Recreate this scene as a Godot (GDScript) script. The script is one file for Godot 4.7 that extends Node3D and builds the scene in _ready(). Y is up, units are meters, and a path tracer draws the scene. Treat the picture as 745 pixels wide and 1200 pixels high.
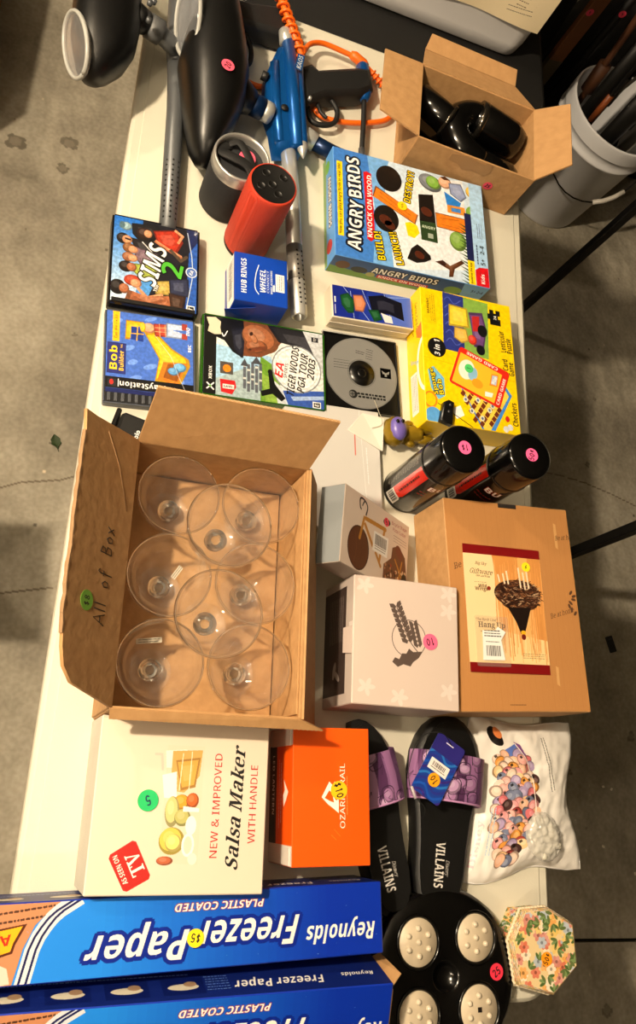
extends Node3D

const TT := 0.74            # height of the table top
var fonts := {}
var taken := {}
var mats := {}
var rng := RandomNumberGenerator.new()

# ---------------------------------------------------------------- flat print
class Pic:
	var im: Image
	var k: float
	var w: float
	var h: float
	var host
	func _init(a_host, mm_w: float, mm_h: float, per_mm: float, c: Color):
		host = a_host; k = per_mm; w = mm_w; h = mm_h
		im = Image.create(int(ceil(mm_w * k)), int(ceil(mm_h * k)), false, Image.FORMAT_RGB8)
		im.fill(c)
	func rect(x: float, y: float, a: float, b: float, c: Color):
		im.fill_rect(Rect2i(int(round(x * k)), int(round(y * k)), int(max(1, round(a * k))), int(max(1, round(b * k)))), c)
	func poly(pts, c: Color):
		var n: int = pts.size()
		var lo := 1e9
		var hi := -1e9
		for p in pts:
			lo = min(lo, p.y * k); hi = max(hi, p.y * k)
		var y0 := int(max(0, floor(lo)))
		var y1 := int(min(im.get_height() - 1, ceil(hi)))
		for y in range(y0, y1 + 1):
			var xs := []
			var yc := y + 0.5
			for i in n:
				var a: Vector2 = pts[i] * k
				var b: Vector2 = pts[(i + 1) % n] * k
				if (a.y <= yc) != (b.y <= yc):
					xs.append(a.x + (yc - a.y) / (b.y - a.y) * (b.x - a.x))
			xs.sort()
			for i in range(0, xs.size() - 1, 2):
				var x0 := int(round(xs[i])); var x1 := int(round(xs[i + 1]))
				if x1 > x0: im.fill_rect(Rect2i(x0, y, x1 - x0, 1), c)
	func tri(a: Vector2, b: Vector2, c: Vector2, col: Color):
		var lo: float = min(a.y, min(b.y, c.y)); var hi: float = max(a.y, max(b.y, c.y))
		for y in range(int(max(0, floor(lo))), int(min(im.get_height() - 1, ceil(hi))) + 1):
			var yc := y + 0.5
			var x0 := 1e9; var x1 := -1e9
			for e in [[a, b], [b, c], [c, a]]:
				var p: Vector2 = e[0]; var q: Vector2 = e[1]
				if (p.y <= yc) != (q.y <= yc):
					var x := p.x + (yc - p.y) / (q.y - p.y) * (q.x - p.x)
					x0 = min(x0, x); x1 = max(x1, x)
			var i0 := int(floor(x0 + 0.5)); var i1 := int(floor(x1 + 0.5))
			if i1 > i0: im.fill_rect(Rect2i(i0, y, i1 - i0, 1), col)
	func q(pairs, c: Color):                       # polygon from a flat list of numbers
		var pts := []
		for i in range(0, pairs.size(), 2): pts.append(Vector2(pairs[i], pairs[i + 1]))
		poly(pts, c)
	func ell(x: float, y: float, a: float, b: float, c: Color, deg := 0.0):
		var pts := []
		var r := deg_to_rad(deg)
		for i in 28:
			var t := TAU * i / 28.0
			pts.append(Vector2(x, y) + Vector2(cos(t) * a, sin(t) * b).rotated(r))
		poly(pts, c)
	func blob(x: float, y: float, a: float, b: float, c: Color, deg := 0.0):     # three tones of the same ink
		ell(x, y, a, b, c.darkened(.3), deg); ell(x - a * .1, y - b * .12, a * .84, b * .84, c, deg); ell(x - a * .22, y - b * .26, a * .46, b * .46, c.lightened(.14), deg)
	func pq(pairs, c: Color):                       # polygon in three tones of the same ink
		var m := Vector2.ZERO
		for i in range(0, pairs.size(), 2): m += Vector2(pairs[i], pairs[i + 1]) / (pairs.size() / 2)
		q(pairs, c.darkened(.28))
		for t in [[.84, 0.0], [.5, .12]]:
			var o := []
			for i in range(0, pairs.size(), 2): o.append_array([lerpf(m.x, pairs[i], t[0]) - (1 - t[0]) * 2.0, lerpf(m.y, pairs[i + 1], t[0]) - (1 - t[0]) * 2.0])
			q(o, c.lightened(t[1]))
	func grain(amount: float, freq := .09, sd := 3):   # uneven ink of a printed picture
		var n := FastNoiseLite.new(); n.seed = sd; n.frequency = freq; n.fractal_octaves = 3
		for y in im.get_height():
			for x in im.get_width():
				var f := 1.0 + amount * n.get_noise_2d(x, y)
				var c := im.get_pixel(x, y)
				im.set_pixel(x, y, Color(c.r * f, c.g * f, c.b * f))
	func line(pairs, wd: float, c: Color):
		for i in range(0, pairs.size() - 2, 2):
			var a := Vector2(pairs[i], pairs[i + 1]); var b := Vector2(pairs[i + 2], pairs[i + 3])
			var d := (b - a).normalized().orthogonal() * wd * 0.5
			poly([a + d, b + d, b - d, a - d], c)
			if wd * k > 2.2: ell(b.x, b.y, wd / 2, wd / 2, c)
	func curve(pairs, wd: float, c: Color):        # smooth stroke through the points
		var cv := Curve2D.new()
		var n: int = pairs.size() / 2
		for i in n:
			var p := Vector2(pairs[2 * i], pairs[2 * i + 1])
			var a: int = max(0, i - 1); var b: int = min(n - 1, i + 1)
			var t := (Vector2(pairs[2 * b], pairs[2 * b + 1]) - Vector2(pairs[2 * a], pairs[2 * a + 1])) / 5.0
			cv.add_point(p, -t, t)
		var out := []
		for p in cv.tessellate(3, 6): out.append_array([p.x, p.y])
		line(out, wd, c)
	func text(s: String, x: float, y: float, size: float, deg: float, c: Color, o := {}):
		var tri_pts: PackedVector2Array = host.glyphs(s, o.get("serif", false), o.get("bold", true))
		if tri_pts.is_empty(): return
		var lo := Vector2(1e9, 1e9); var hi := -lo
		for p in tri_pts:
			lo = lo.min(p); hi = hi.max(p)
		var mid := (lo + hi) / 2
		var sy: float = size
		var sx: float = sy
		if o.has("fit"): sx = o.fit / max(1e-3, (hi.x - lo.x))
		var sh: float = o.get("slant", 0.0)
		var r := deg_to_rad(deg)
		var pts := PackedVector2Array()
		for p in tri_pts:
			var v := Vector2((p.x - mid.x) * sx, -(p.y - mid.y) * sy)
			v.x -= sh * v.y
			if o.has("arc"): v.y += v.x * v.x * o.arc
			pts.append((v.rotated(r) + Vector2(x, y)) * k)
		if o.has("line"):
			for e in 10:
				var off := Vector2(o.line * k, 0).rotated(TAU * e / 10.0)
				for i in range(0, pts.size(), 3): tri(pts[i] + off, pts[i + 1] + off, pts[i + 2] + off, o.get("line_color", Color.BLACK))
		for i in range(0, pts.size(), 3): tri(pts[i], pts[i + 1], pts[i + 2], c)
	func lines(x: float, y: float, len: float, n: int, gap: float, deg: float, c: Color, wd := 0.9):   # rows of print too small to read
		var r := RandomNumberGenerator.new(); r.seed = int(x * 31 + y * 7 + n)
		for i in n:
			var t := 0.0
			while t < len - 1.0:
				var a := r.randf_range(1.0, 4.5)
				var p := Vector2(t, i * gap).rotated(deg_to_rad(deg)) + Vector2(x, y)
				var e := Vector2(min(t + a, len), i * gap).rotated(deg_to_rad(deg)) + Vector2(x, y)
				line([p.x, p.y, e.x, e.y], wd, c)
				t += a + max(0.9, wd * 0.9)
	func bars(x: float, y: float, len: float, tall: float, deg: float, c: Color):
		var r := RandomNumberGenerator.new(); r.seed = 5
		var t := 0.0
		while t < len:
			var a := r.randf_range(0.4, 1.3)
			var e1 := Vector2(1, 0).rotated(deg_to_rad(deg)); var e2 := Vector2(0, 1).rotated(deg_to_rad(deg))
			var o := Vector2(x, y) + e1 * t
			poly([o, o + e1 * a, o + e1 * a + e2 * tall, o + e2 * tall], c)
			t += a + r.randf_range(0.5, 1.1)
	func wear(n: int, c: Color, sd := 1):           # scuffs and specks
		var r := RandomNumberGenerator.new(); r.seed = sd
		for i in n:
			var x := r.randf() * w; var y := r.randf() * h
			line([x, y, x + r.randf_range(-2, 2), y + r.randf_range(-2, 2)], r.randf_range(0.25, 0.6), c)
	func digits(s: String, x: float, y: float, size: float, deg: float, wd: float, c: Color):
		var tab := {"0": [[.5,0,.15,.3,.15,.7,.5,1,.85,.7,.85,.3,.5,0]], "1": [[.3,.2,.55,0,.55,1]], "2": [[.15,.25,.4,0,.8,.15,.75,.45,.2,1,.9,.95]],
			"5": [[.85,0,.3,0,.2,.45,.6,.4,.85,.65,.6,1,.15,.9]], "8": [[.5,.48,.2,.25,.5,0,.8,.25,.5,.48,.15,.75,.5,1,.85,.75,.5,.48]], "3": [[.2,.1,.7,.05,.75,.3,.4,.48,.8,.65,.7,.95,.2,.92]],
			"$": [[.8,.2,.5,.1,.2,.3,.5,.5,.8,.7,.5,.9,.2,.8], [.5,-.05,.5,1.05]], "c": [[.8,.2,.4,.15,.25,.4,.4,.6,.8,.55], [.5,.0,.5,.75]], "4": [[.25,0,.2,.5,.85,.5],[.7,.1,.7,1]], "9": [[.8,.2,.4,.05,.2,.35,.5,.55,.8,.25,.75,1]]}
		var e1 := Vector2(size * 0.75, 0).rotated(deg_to_rad(deg)); var e2 := Vector2(0, size).rotated(deg_to_rad(deg))
		var o := Vector2(x, y) - e1 * s.length() / 2.0 - e2 / 2.0
		for ch in s:
			for st in tab.get(ch, []):
				var out := []
				for i in range(0, st.size(), 2):
					var p: Vector2 = o + e1 * (0.1 + 0.75 * st[i]) + e2 * st[i + 1]
					out.append_array([p.x, p.y])
				curve(out, wd, c)
			o += e1

func glyphs(s: String, serif: bool, bold: bool) -> PackedVector2Array:
	var key := s + ("#s" if serif else "#n") + ("b" if bold else "r")
	if fonts.has(key): return fonts[key]
	var f := SystemFont.new()
	f.font_names = PackedStringArray(["Droid Serif" if serif else "Droid Sans"])
	f.font_weight = 700 if bold else 400
	var t := TextMesh.new()
	t.font = f; t.text = s; t.font_size = 48; t.depth = 0.0; t.curve_step = 3.0; t.pixel_size = 1.0 / (48 * 0.714)
	var a := t.get_mesh_arrays()
	var out := PackedVector2Array()
	if a.size() > 0 and a[0] != null:
		var vs: PackedVector3Array = a[0]
		var ix = a[12]
		if ix != null and ix.size() > 0:
			for i in ix: out.append(Vector2(vs[i].x, vs[i].y))
		else:
			for v in vs: out.append(Vector2(v.x, v.y))
	fonts[key] = out
	return out

# ---------------------------------------------------------------- materials
func mat(key: String, c: Color, rough := 0.6, metal := 0.0) -> StandardMaterial3D:
	if mats.has(key): return mats[key]
	var m := StandardMaterial3D.new()
	m.albedo_color = c; m.roughness = rough; m.metallic = metal
	m.resource_name = key
	mats[key] = m
	return m

func pm(p: Pic, rough := 0.42, coat := 0.0) -> StandardMaterial3D:
	var m := StandardMaterial3D.new()
	m.albedo_texture = ImageTexture.create_from_image(p.im)
	m.roughness = rough
	if coat > 0.0:
		m.clearcoat_enabled = true; m.clearcoat = coat; m.clearcoat_roughness = 0.12
	return m

func noise_tex(freq: float, stops: Array, sz := 512, sd := 1, oct := 4, normal := false, bump := 4.0) -> NoiseTexture2D:
	var n := FastNoiseLite.new()
	n.seed = sd; n.frequency = freq; n.fractal_octaves = oct; n.noise_type = FastNoiseLite.TYPE_SIMPLEX_SMOOTH
	var t := NoiseTexture2D.new()
	t.width = sz; t.height = sz; t.seamless = true; t.noise = n
	if normal:
		t.as_normal_map = true; t.bump_strength = bump
	elif stops.size() > 0:
		var g := Gradient.new()
		var off := PackedFloat32Array(); var col := PackedColorArray()
		for s in stops:
			off.append(s[0]); col.append(s[1])
		g.offsets = off; g.colors = col
		t.color_ramp = g
	return t

# ---------------------------------------------------------------- mesh building
class MB:
	var st: SurfaceTool
	var xf := Transform3D.IDENTITY
	var group := 0
	func _init():
		st = SurfaceTool.new(); st.begin(Mesh.PRIMITIVE_TRIANGLES)
	func smooth(on: bool):
		group = group + 1 if on else -1
		st.set_smooth_group(0xFFFFFFFF if not on else group)
		return self
	func v(p: Vector3, uv: Vector2):
		st.set_uv(uv); st.add_vertex(xf * p)
	func tri(a, b, c, ua := Vector2.ZERO, ub := Vector2.ZERO, uc := Vector2.ZERO):   # seen from outside the points run anticlockwise
		v(a, ua); v(c, uc); v(b, ub)
	func quad(a, b, c, d, ua := Vector2(0, 0), ub := Vector2(1, 0), uc := Vector2(1, 1), ud := Vector2(0, 1)):
		tri(a, b, c, ua, ub, uc); tri(a, c, d, ua, uc, ud)
	func lathe(prof, segs := 32, closed := false):       # profile of Vector2(radius, y) from bottom to top for an outer skin
		st.set_smooth_group(group)
		var n: int = prof.size()
		for i in range(n if closed else n - 1):
			var p: Vector2 = prof[i]; var r: Vector2 = prof[(i + 1) % n]
			for s in segs:
				var a := TAU * s / segs; var b := TAU * (s + 1) / segs
				var A := Vector3(p.x * cos(a), p.y, -p.x * sin(a)); var B := Vector3(p.x * cos(b), p.y, -p.x * sin(b))
				var C := Vector3(r.x * cos(b), r.y, -r.x * sin(b)); var D := Vector3(r.x * cos(a), r.y, -r.x * sin(a))
				var u0 := float(s) / segs; var u1 := float(s + 1) / segs; var v0: float = 1.0 - float(i) / max(1, n - 1); var v1: float = 1.0 - float(i + 1) / max(1, n - 1)
				if p.x > 1e-6: tri(A, B, C, Vector2(u0, v0), Vector2(u1, v0), Vector2(u1, v1))
				if r.x > 1e-6: tri(A, C, D, Vector2(u0, v0), Vector2(u1, v1), Vector2(u0, v1))
		return self
	func loft(rings, cap := true):                        # rings of equal size, each running anticlockwise seen from the far end
		st.set_smooth_group(group)
		var m: int = rings[0].size()
		for i in rings.size() - 1:
			for j in m:
				var a = rings[i][j]; var b = rings[i][(j + 1) % m]; var c = rings[i + 1][(j + 1) % m]; var d = rings[i + 1][j]
				tri(a, b, c, Vector2(float(j) / m, float(i) / rings.size()), Vector2(float(j + 1) / m, float(i) / rings.size()), Vector2(float(j + 1) / m, float(i + 1) / rings.size()))
				tri(a, c, d, Vector2(float(j) / m, float(i) / rings.size()), Vector2(float(j + 1) / m, float(i + 1) / rings.size()), Vector2(float(j) / m, float(i + 1) / rings.size()))
		if cap:
			for e in [0, rings.size() - 1]:
				var mid := Vector3.ZERO
				for p in rings[e]: mid += p / m
				for j in m:
					if e == 0: tri(mid, rings[e][(j + 1) % m], rings[e][j])
					else: tri(mid, rings[e][j], rings[e][(j + 1) % m])
		return self
	func tube(pts, r, segs := 10, flat := 1.0, cap := true, up := Vector3.UP):   # r: number or list; flat squashes along up
		var rings := []
		var n: int = pts.size()
		for i in n:
			var t: Vector3 = (pts[min(i + 1, n - 1)] - pts[max(i - 1, 0)]).normalized()
			var side: Vector3 = t.cross(up)
			if side.length() < 0.05: side = t.cross(Vector3(0, 0, 1) if abs(t.z) < 0.9 else Vector3(1, 0, 0))
			side = side.normalized()
			var upv: Vector3 = side.cross(t).normalized()
			var rr: float = r[i] if r is Array else r
			var ring := []
			for s in segs:
				var a := TAU * s / segs
				ring.append(pts[i] + side * cos(a) * rr + upv * sin(a) * rr * flat)
			rings.append(ring)
		return loft(rings, cap)
	func rbox(c: Vector3, s: Vector3, bev := 0.002):      # box with chamfered edges
		st.set_smooth_group(0xFFFFFFFF)
		var h := s / 2
		var b: float = min(bev, min(h.x, min(h.y, h.z)) * 0.9)
		var pt := func(sx, sy, sz, axis):
			var o := Vector3(sx * (h.x - (0.0 if axis == 0 else b)), sy * (h.y - (0.0 if axis == 1 else b)), sz * (h.z - (0.0 if axis == 2 else b)))
			return c + o
		for sg in [-1, 1]:
			var f = [[pt.call(sg, -1, 1, 0), pt.call(sg, -1, -1, 0), pt.call(sg, 1, -1, 0), pt.call(sg, 1, 1, 0)], [pt.call(-1, sg, 1, 1), pt.call(1, sg, 1, 1), pt.call(1, sg, -1, 1), pt.call(-1, sg, -1, 1)], [pt.call(-1, -1, sg, 2), pt.call(1, -1, sg, 2), pt.call(1, 1, sg, 2), pt.call(-1, 1, sg, 2)]]
			for q in f:
				if sg > 0: quad(q[0], q[1], q[2], q[3])
				else: quad(q[3], q[2], q[1], q[0])
		for sy in [-1, 1]:
			for sz in [-1, 1]: edge(pt.call(-1, sy, sz, 1), pt.call(1, sy, sz, 1), pt.call(1, sy, sz, 2), pt.call(-1, sy, sz, 2), sy * sz < 0)
			for sx in [-1, 1]: edge(pt.call(sx, sy, -1, 1), pt.call(sx, sy, 1, 1), pt.call(sx, sy, 1, 0), pt.call(sx, sy, -1, 0), sx * sy > 0)
		for sx in [-1, 1]:
			for sz in [-1, 1]: edge(pt.call(sx, -1, sz, 0), pt.call(sx, 1, sz, 0), pt.call(sx, 1, sz, 2), pt.call(sx, -1, sz, 2), sx * sz > 0)
		for sx in [-1, 1]:
			for sy in [-1, 1]:
				for sz in [-1, 1]:
					if sx * sy * sz > 0: tri(pt.call(sx, sy, sz, 0), pt.call(sx, sy, sz, 1), pt.call(sx, sy, sz, 2))
					else: tri(pt.call(sx, sy, sz, 0), pt.call(sx, sy, sz, 2), pt.call(sx, sy, sz, 1))
		return self
	func edge(a, b, c, d, flip):
		if flip: quad(d, c, b, a)
		else: quad(a, b, c, d)
	func slab(outline, y0: float, y1: float, bev := 0.0, uvr := Rect2(0, 0, 1, 1)):   # outline of Vector2(x, z), extruded upward
		var o := PackedVector2Array(outline)
		if not Geometry2D.is_polygon_clockwise(o): o.reverse()
		# clockwise in (x, z) with z down = anticlockwise seen from above is handled by testing one triangle
		var levels := [[o, y0], [o, y1 - bev]]
		if bev > 0.0:
			for f in [0.3, 1.0]:
				var off := Geometry2D.offset_polygon(o, -bev * (1.0 - cos(f * PI / 2)) , Geometry2D.JOIN_MITER)
				if off.size() > 0 and off[0].size() == o.size():
					var best := 0
					for i in o.size():
						if off[0][i].distance_to(o[0]) < off[0][best].distance_to(o[0]): best = i
					var al := PackedVector2Array()
					for i in o.size(): al.append(off[0][(i + best) % o.size()])
					if Geometry2D.is_polygon_clockwise(al) != Geometry2D.is_polygon_clockwise(o): al.reverse()
					levels.append([al, y1 - bev + bev * sin(f * PI / 2)])
		st.set_smooth_group(group)
		var m := o.size()
		for i in levels.size() - 1:
			for j in m:
				var a: Vector2 = levels[i][0][j]; var b: Vector2 = levels[i][0][(j + 1) % m]; var c: Vector2 = levels[i + 1][0][(j + 1) % m]; var d: Vector2 = levels[i + 1][0][j]
				var ya: float = levels[i][1]; var yb: float = levels[i + 1][1]
				quad(Vector3(b.x, ya, b.y), Vector3(a.x, ya, a.y), Vector3(d.x, yb, d.y), Vector3(c.x, yb, c.y))
		st.set_smooth_group(0xFFFFFFFF)
		for e in [[levels[levels.size() - 1], true], [levels[0], false]]:
			var P: PackedVector2Array = e[0][0]
			var ix := Geometry2D.triangulate_polygon(P)
			for i in range(0, ix.size(), 3):
				var A := Vector3(P[ix[i]].x, e[0][1], P[ix[i]].y); var B := Vector3(P[ix[i + 1]].x, e[0][1], P[ix[i + 1]].y); var C := Vector3(P[ix[i + 2]].x, e[0][1], P[ix[i + 2]].y)
				if ((B - A).cross(C - A).y > 0) != e[1]:
					var t := B; B = C; C = t
				var U := func(p: Vector3): return Vector2((p.x - uvr.position.x) / uvr.size.x, (p.z - uvr.position.y) / uvr.size.y)
				tri(A, B, C, U.call(A), U.call(B), U.call(C))
		return self
	func grid(nx: int, nz: int, f: Callable, flip := false):   # f(u, v) -> point; u to the right, v towards the viewer
		st.set_smooth_group(group)
		for i in nx:
			for j in nz:
				var u0 := float(i) / nx; var u1 := float(i + 1) / nx; var v0 := float(j) / nz; var v1 := float(j + 1) / nz
				var a = f.call(u0, v1); var b = f.call(u1, v1); var c = f.call(u1, v0); var d = f.call(u0, v0)
				if flip: quad(d, c, b, a, Vector2(u0, v0), Vector2(u1, v0), Vector2(u1, v1), Vector2(u0, v1))
				else: quad(a, b, c, d, Vector2(u0, v1), Vector2(u1, v1), Vector2(u1, v0), Vector2(u0, v0))
		return self
	func done() -> ArrayMesh:
		st.generate_normals()
		return st.commit()

func spline(pts: Array, n := 6) -> Array:
	var cv := Curve3D.new()
	for i in pts.size():
		var t: Vector3 = (pts[min(i + 1, pts.size() - 1)] - pts[max(i - 1, 0)]) / 6.0
		cv.add_point(pts[i], -t, t)
	var out := []
	for i in pts.size() - 1:
		for j in n: out.append(cv.sample(i, float(j) / n))
	out.append(pts[-1])
	return out

func rounded(w: float, d: float, r: float, seg := 6) -> Array:     # rounded rectangle outline, centred
	var out := []
	for c in [[1, 1, 0], [-1, 1, 90], [-1, -1, 180], [1, -1, 270]]:
		for i in seg + 1:
			var a := deg_to_rad(c[2] + 90.0 * i / seg)
			out.append(Vector2(c[0] * (w / 2 - r) + cos(a) * r, c[1] * (d / 2 - r) + sin(a) * r))
	return out

func oval(w: float, d: float, n := 32) -> Array:
	var out := []
	for i in n: out.append(Vector2(cos(TAU * i / n) * w / 2, sin(TAU * i / n) * d / 2))
	return out

# a printed carton: one mesh, one surface for each side; origin at the middle of its base
func carton(s: Vector3, bev: float, side: Dictionary, edge: Material, bulge := 0.0) -> ArrayMesh:
	var am := ArrayMesh.new()
	var h := s / 2
	var b := bev
	var x0 := -h.x; var x1 := h.x; var z0 := -h.z; var z1 := h.z; var y0 := 0.0; var y1 := s.y
	var F := {
		"top": [Vector3(x0 + b, y1, z0 + b), Vector3(x1 - b, y1, z0 + b), Vector3(x1 - b, y1, z1 - b), Vector3(x0 + b, y1, z1 - b)],
		"bottom": [Vector3(x0 + b, y0, z1 - b), Vector3(x1 - b, y0, z1 - b), Vector3(x1 - b, y0, z0 + b), Vector3(x0 + b, y0, z0 + b)],
		"left": [Vector3(x0, y1 - b, z0 + b), Vector3(x0, y1 - b, z1 - b), Vector3(x0, y0 + b, z1 - b), Vector3(x0, y0 + b, z0 + b)],
		"right": [Vector3(x1, y1 - b, z1 - b), Vector3(x1, y1 - b, z0 + b), Vector3(x1, y0 + b, z0 + b), Vector3(x1, y0 + b, z1 - b)],
		"near": [Vector3(x0 + b, y1 - b, z1), Vector3(x1 - b, y1 - b, z1), Vector3(x1 - b, y0 + b, z1), Vector3(x0 + b, y0 + b, z1)],
		"far": [Vector3(x1 - b, y1 - b, z0), Vector3(x0 + b, y1 - b, z0), Vector3(x0 + b, y0 + b, z0), Vector3(x1 - b, y0 + b, z0)]}
	var nrm := {"top": Vector3.UP, "bottom": Vector3.DOWN, "left": Vector3.LEFT, "right": Vector3.RIGHT, "near": Vector3(0, 0, 1), "far": Vector3(0, 0, -1)}
	for k in F:
		var m := MB.new(); m.smooth(true)
		var q = F[k]
		var nn: Vector3 = nrm[k]
		var amp := bulge if k != "bottom" else 0.0
		var f := func(u: float, v: float) -> Vector3:
			var p: Vector3 = q[0].lerp(q[1], u).lerp(q[3].lerp(q[2], u), v)
			return p + nn * amp * (sin(u * PI) * sin(v * PI)) * (1.0 + 0.4 * sin(7 * u + 3 * v))
		m.grid(6 if amp != 0.0 else 1, 6 if amp != 0.0 else 1, f)
		am.add_surface_from_arrays(Mesh.PRIMITIVE_TRIANGLES, m.done().surface_get_arrays(0))
		am.surface_set_material(am.get_surface_count() - 1, side.get(k, side.get("all", edge)))
	var e := MB.new(); e.smooth(false)
	var T = F.top; var B = F.bottom; var Lf = F.left; var R = F.right; var N = F.near; var Fa = F.far
	e.quad(Lf[1], Lf[0], T[0], T[3]); e.quad(R[1], R[0], T[2], T[1]); e.quad(N[0], N[1], T[2], T[3]); e.quad(Fa[0], Fa[1], T[0], T[1])
	e.quad(Lf[2], Lf[1], N[0], N[3]); e.quad(N[2], N[1], R[0], R[3]); e.quad(R[2], R[1], Fa[0], Fa[3]); e.quad(Fa[2], Fa[1], Lf[0], Lf[3])
	e.quad(B[0], B[3], Lf[3], Lf[2]); e.quad(B[1], B[0], N[3], N[2]); e.quad(B[2], B[1], R[3], R[2]); e.quad(B[3], B[2], Fa[3], Fa[2])
	e.tri(T[0], Fa[1], Lf[0]); e.tri(T[1], R[1], Fa[0]); e.tri(T[2], N[1], R[0]); e.tri(T[3], Lf[1], N[0])
	am.add_surface_from_arrays(Mesh.PRIMITIVE_TRIANGLES, e.done().surface_get_arrays(0))
	am.surface_set_material(am.get_surface_count() - 1, edge)
	return am

# ---------------------------------------------------------------- nodes
func numbered(called: String) -> String:
	taken[called] = taken.get(called, -1) + 1
	return called if taken[called] == 0 else "%s_%03d" % [called, taken[called]]

func tag(o: Node, label: String, category: String, group := ""):
	o.set_meta("label", label); o.set_meta("category", category)
	if group != "": o.set_meta("group", group)

func thing(called: String, label: String, category: String, at := Vector3.ZERO, yaw := 0.0, group := "") -> Node3D:
	var o := Node3D.new()
	o.name = numbered(called); add_child(o)
	o.position = at; o.rotation_degrees.y = yaw
	tag(o, label, category, group)
	return o

func part(called: String, mesh, m, parent: Node, label := "") -> MeshInstance3D:
	var o := MeshInstance3D.new()
	o.name = called
	o.mesh = mesh.done() if mesh is MB else mesh
	if m != null: o.material_override = m
	parent.add_child(o, true)
	if label != "": o.set_meta("label", label)
	return o

func struct(called: String, mesh, m) -> MeshInstance3D:
	var o := part(called, mesh, m, self)
	o.set_meta("kind", "structure")
	return o

func mb() -> MB:
	var m := MB.new(); m.smooth(true); return m

# round price sticker: a thin paper disc lying on local xz, its print as a texture
func sticker(parent: Node, xf: Transform3D, r: float, c: Color, s: String, deg := 0.0, label := "", size := 0.0, ink := Color(.08, .07, .1), wd := 1.5) -> MeshInstance3D:
	var d := r * 2000.0
	var p := Pic.new(self, d, d, 5.0, c)
	p.digits(s, d / 2, d / 2, d * 0.42 if size == 0.0 else size, deg, wd, ink)
	var m := mb()
	m.slab(oval(2 * r, 2 * r, 28), 0, 0.0004, 0.0, Rect2(-r, -r, 2 * r, 2 * r))
	var o := part("price_sticker", m, pm(p, 0.5), parent, label)
	o.transform = xf
	return o

func lay(x: float, y: float, z: float) -> Transform3D:
	return Transform3D(Basis.IDENTITY, Vector3(x, y, z))

# ================================================================ stage
func _ready():
	rng.seed = 11
	# ---- camera
	var cam := Camera3D.new(); cam.name = "camera"
	cam.keep_aspect = Camera3D.KEEP_HEIGHT
	cam.fov = 63.717
	cam.position = Vector3(-0.04349, 1.78394, 1.29944)
	cam.rotation = Vector3(-1.09046517, -0.77018944, 0.87953452)
	add_child(cam); cam.current = true
	# ---- air and exposure
	var we := WorldEnvironment.new(); we.name = "world"
	var env := Environment.new()
	env.background_mode = Environment.BG_COLOR; env.background_color = Color(0.02, 0.02, 0.022)
	env.tonemap_mode = Environment.TONE_MAPPER_LINEAR
	env.tonemap_exposure = 0.49
	env.sdfgi_enabled = true; env.ssao_enabled = true; env.ssil_enabled = true
	we.environment = env; add_child(we)
	# ---- the garage's ceiling lamps
	ceiling_lamp(Vector3(-1.0, 2.52, 0.86), 13.0, "round white ceiling lamp above the left side of the table")
	ceiling_lamp(Vector3(-1.2, 2.52, 2.3), 2.6, "round white ceiling lamp behind the near end of the table")
	ceiling_lamp(Vector3(-1.3, 2.52, -0.35), 3.6, "round white ceiling lamp beyond the far end of the table")
	build_room()
	build_table()
	build_background()
	build_paintball()
	build_speakers()
	build_media()
	build_toys_and_games()
	build_glass_box()
	build_middle_boxes()
	build_near_boxes()
	build_wearables()
	build_round_lamp_and_box()
	build_litter()

func ceiling_lamp(at: Vector3, energy: float, label: String):
	var t := thing("ceiling_lamp", label, "ceiling lamp", at, 0, "round ceiling lamps of the garage")
	var b := mb(); b.lathe([Vector2(0, 0.10), Vector2(0.14, 0.10), Vector2(0.14, 0.03), Vector2(0.125, 0.02)].map(func(p): return p), 32)
	part("housing", b, mat("lamp_white", Color(.85, .85, .84), .5), t)
	var d := mb(); d.lathe([Vector2(0, -0.012), Vector2(0.08, -0.008), Vector2(0.118, 0.006), Vector2(0.125, 0.022)], 32)
	var gm := mat("lamp_glow", Color(1, .96, .9), .4)
	gm.emission_enabled = true; gm.emission = Color(1, .88, .72); gm.emission_energy_multiplier = 1.5
	part("diffuser", d, gm, t)
	var l := OmniLight3D.new(); l.name = "bulb_light"
	l.light_color = Color(1.0, 0.915, 0.79); l.light_energy = energy
	l.omni_range = 12.0; l.omni_attenuation = 2.0; l.light_size = 0.05; l.shadow_enabled = true
	t.add_child(l); l.position = Vector3(0, -0.10, 0)

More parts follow.
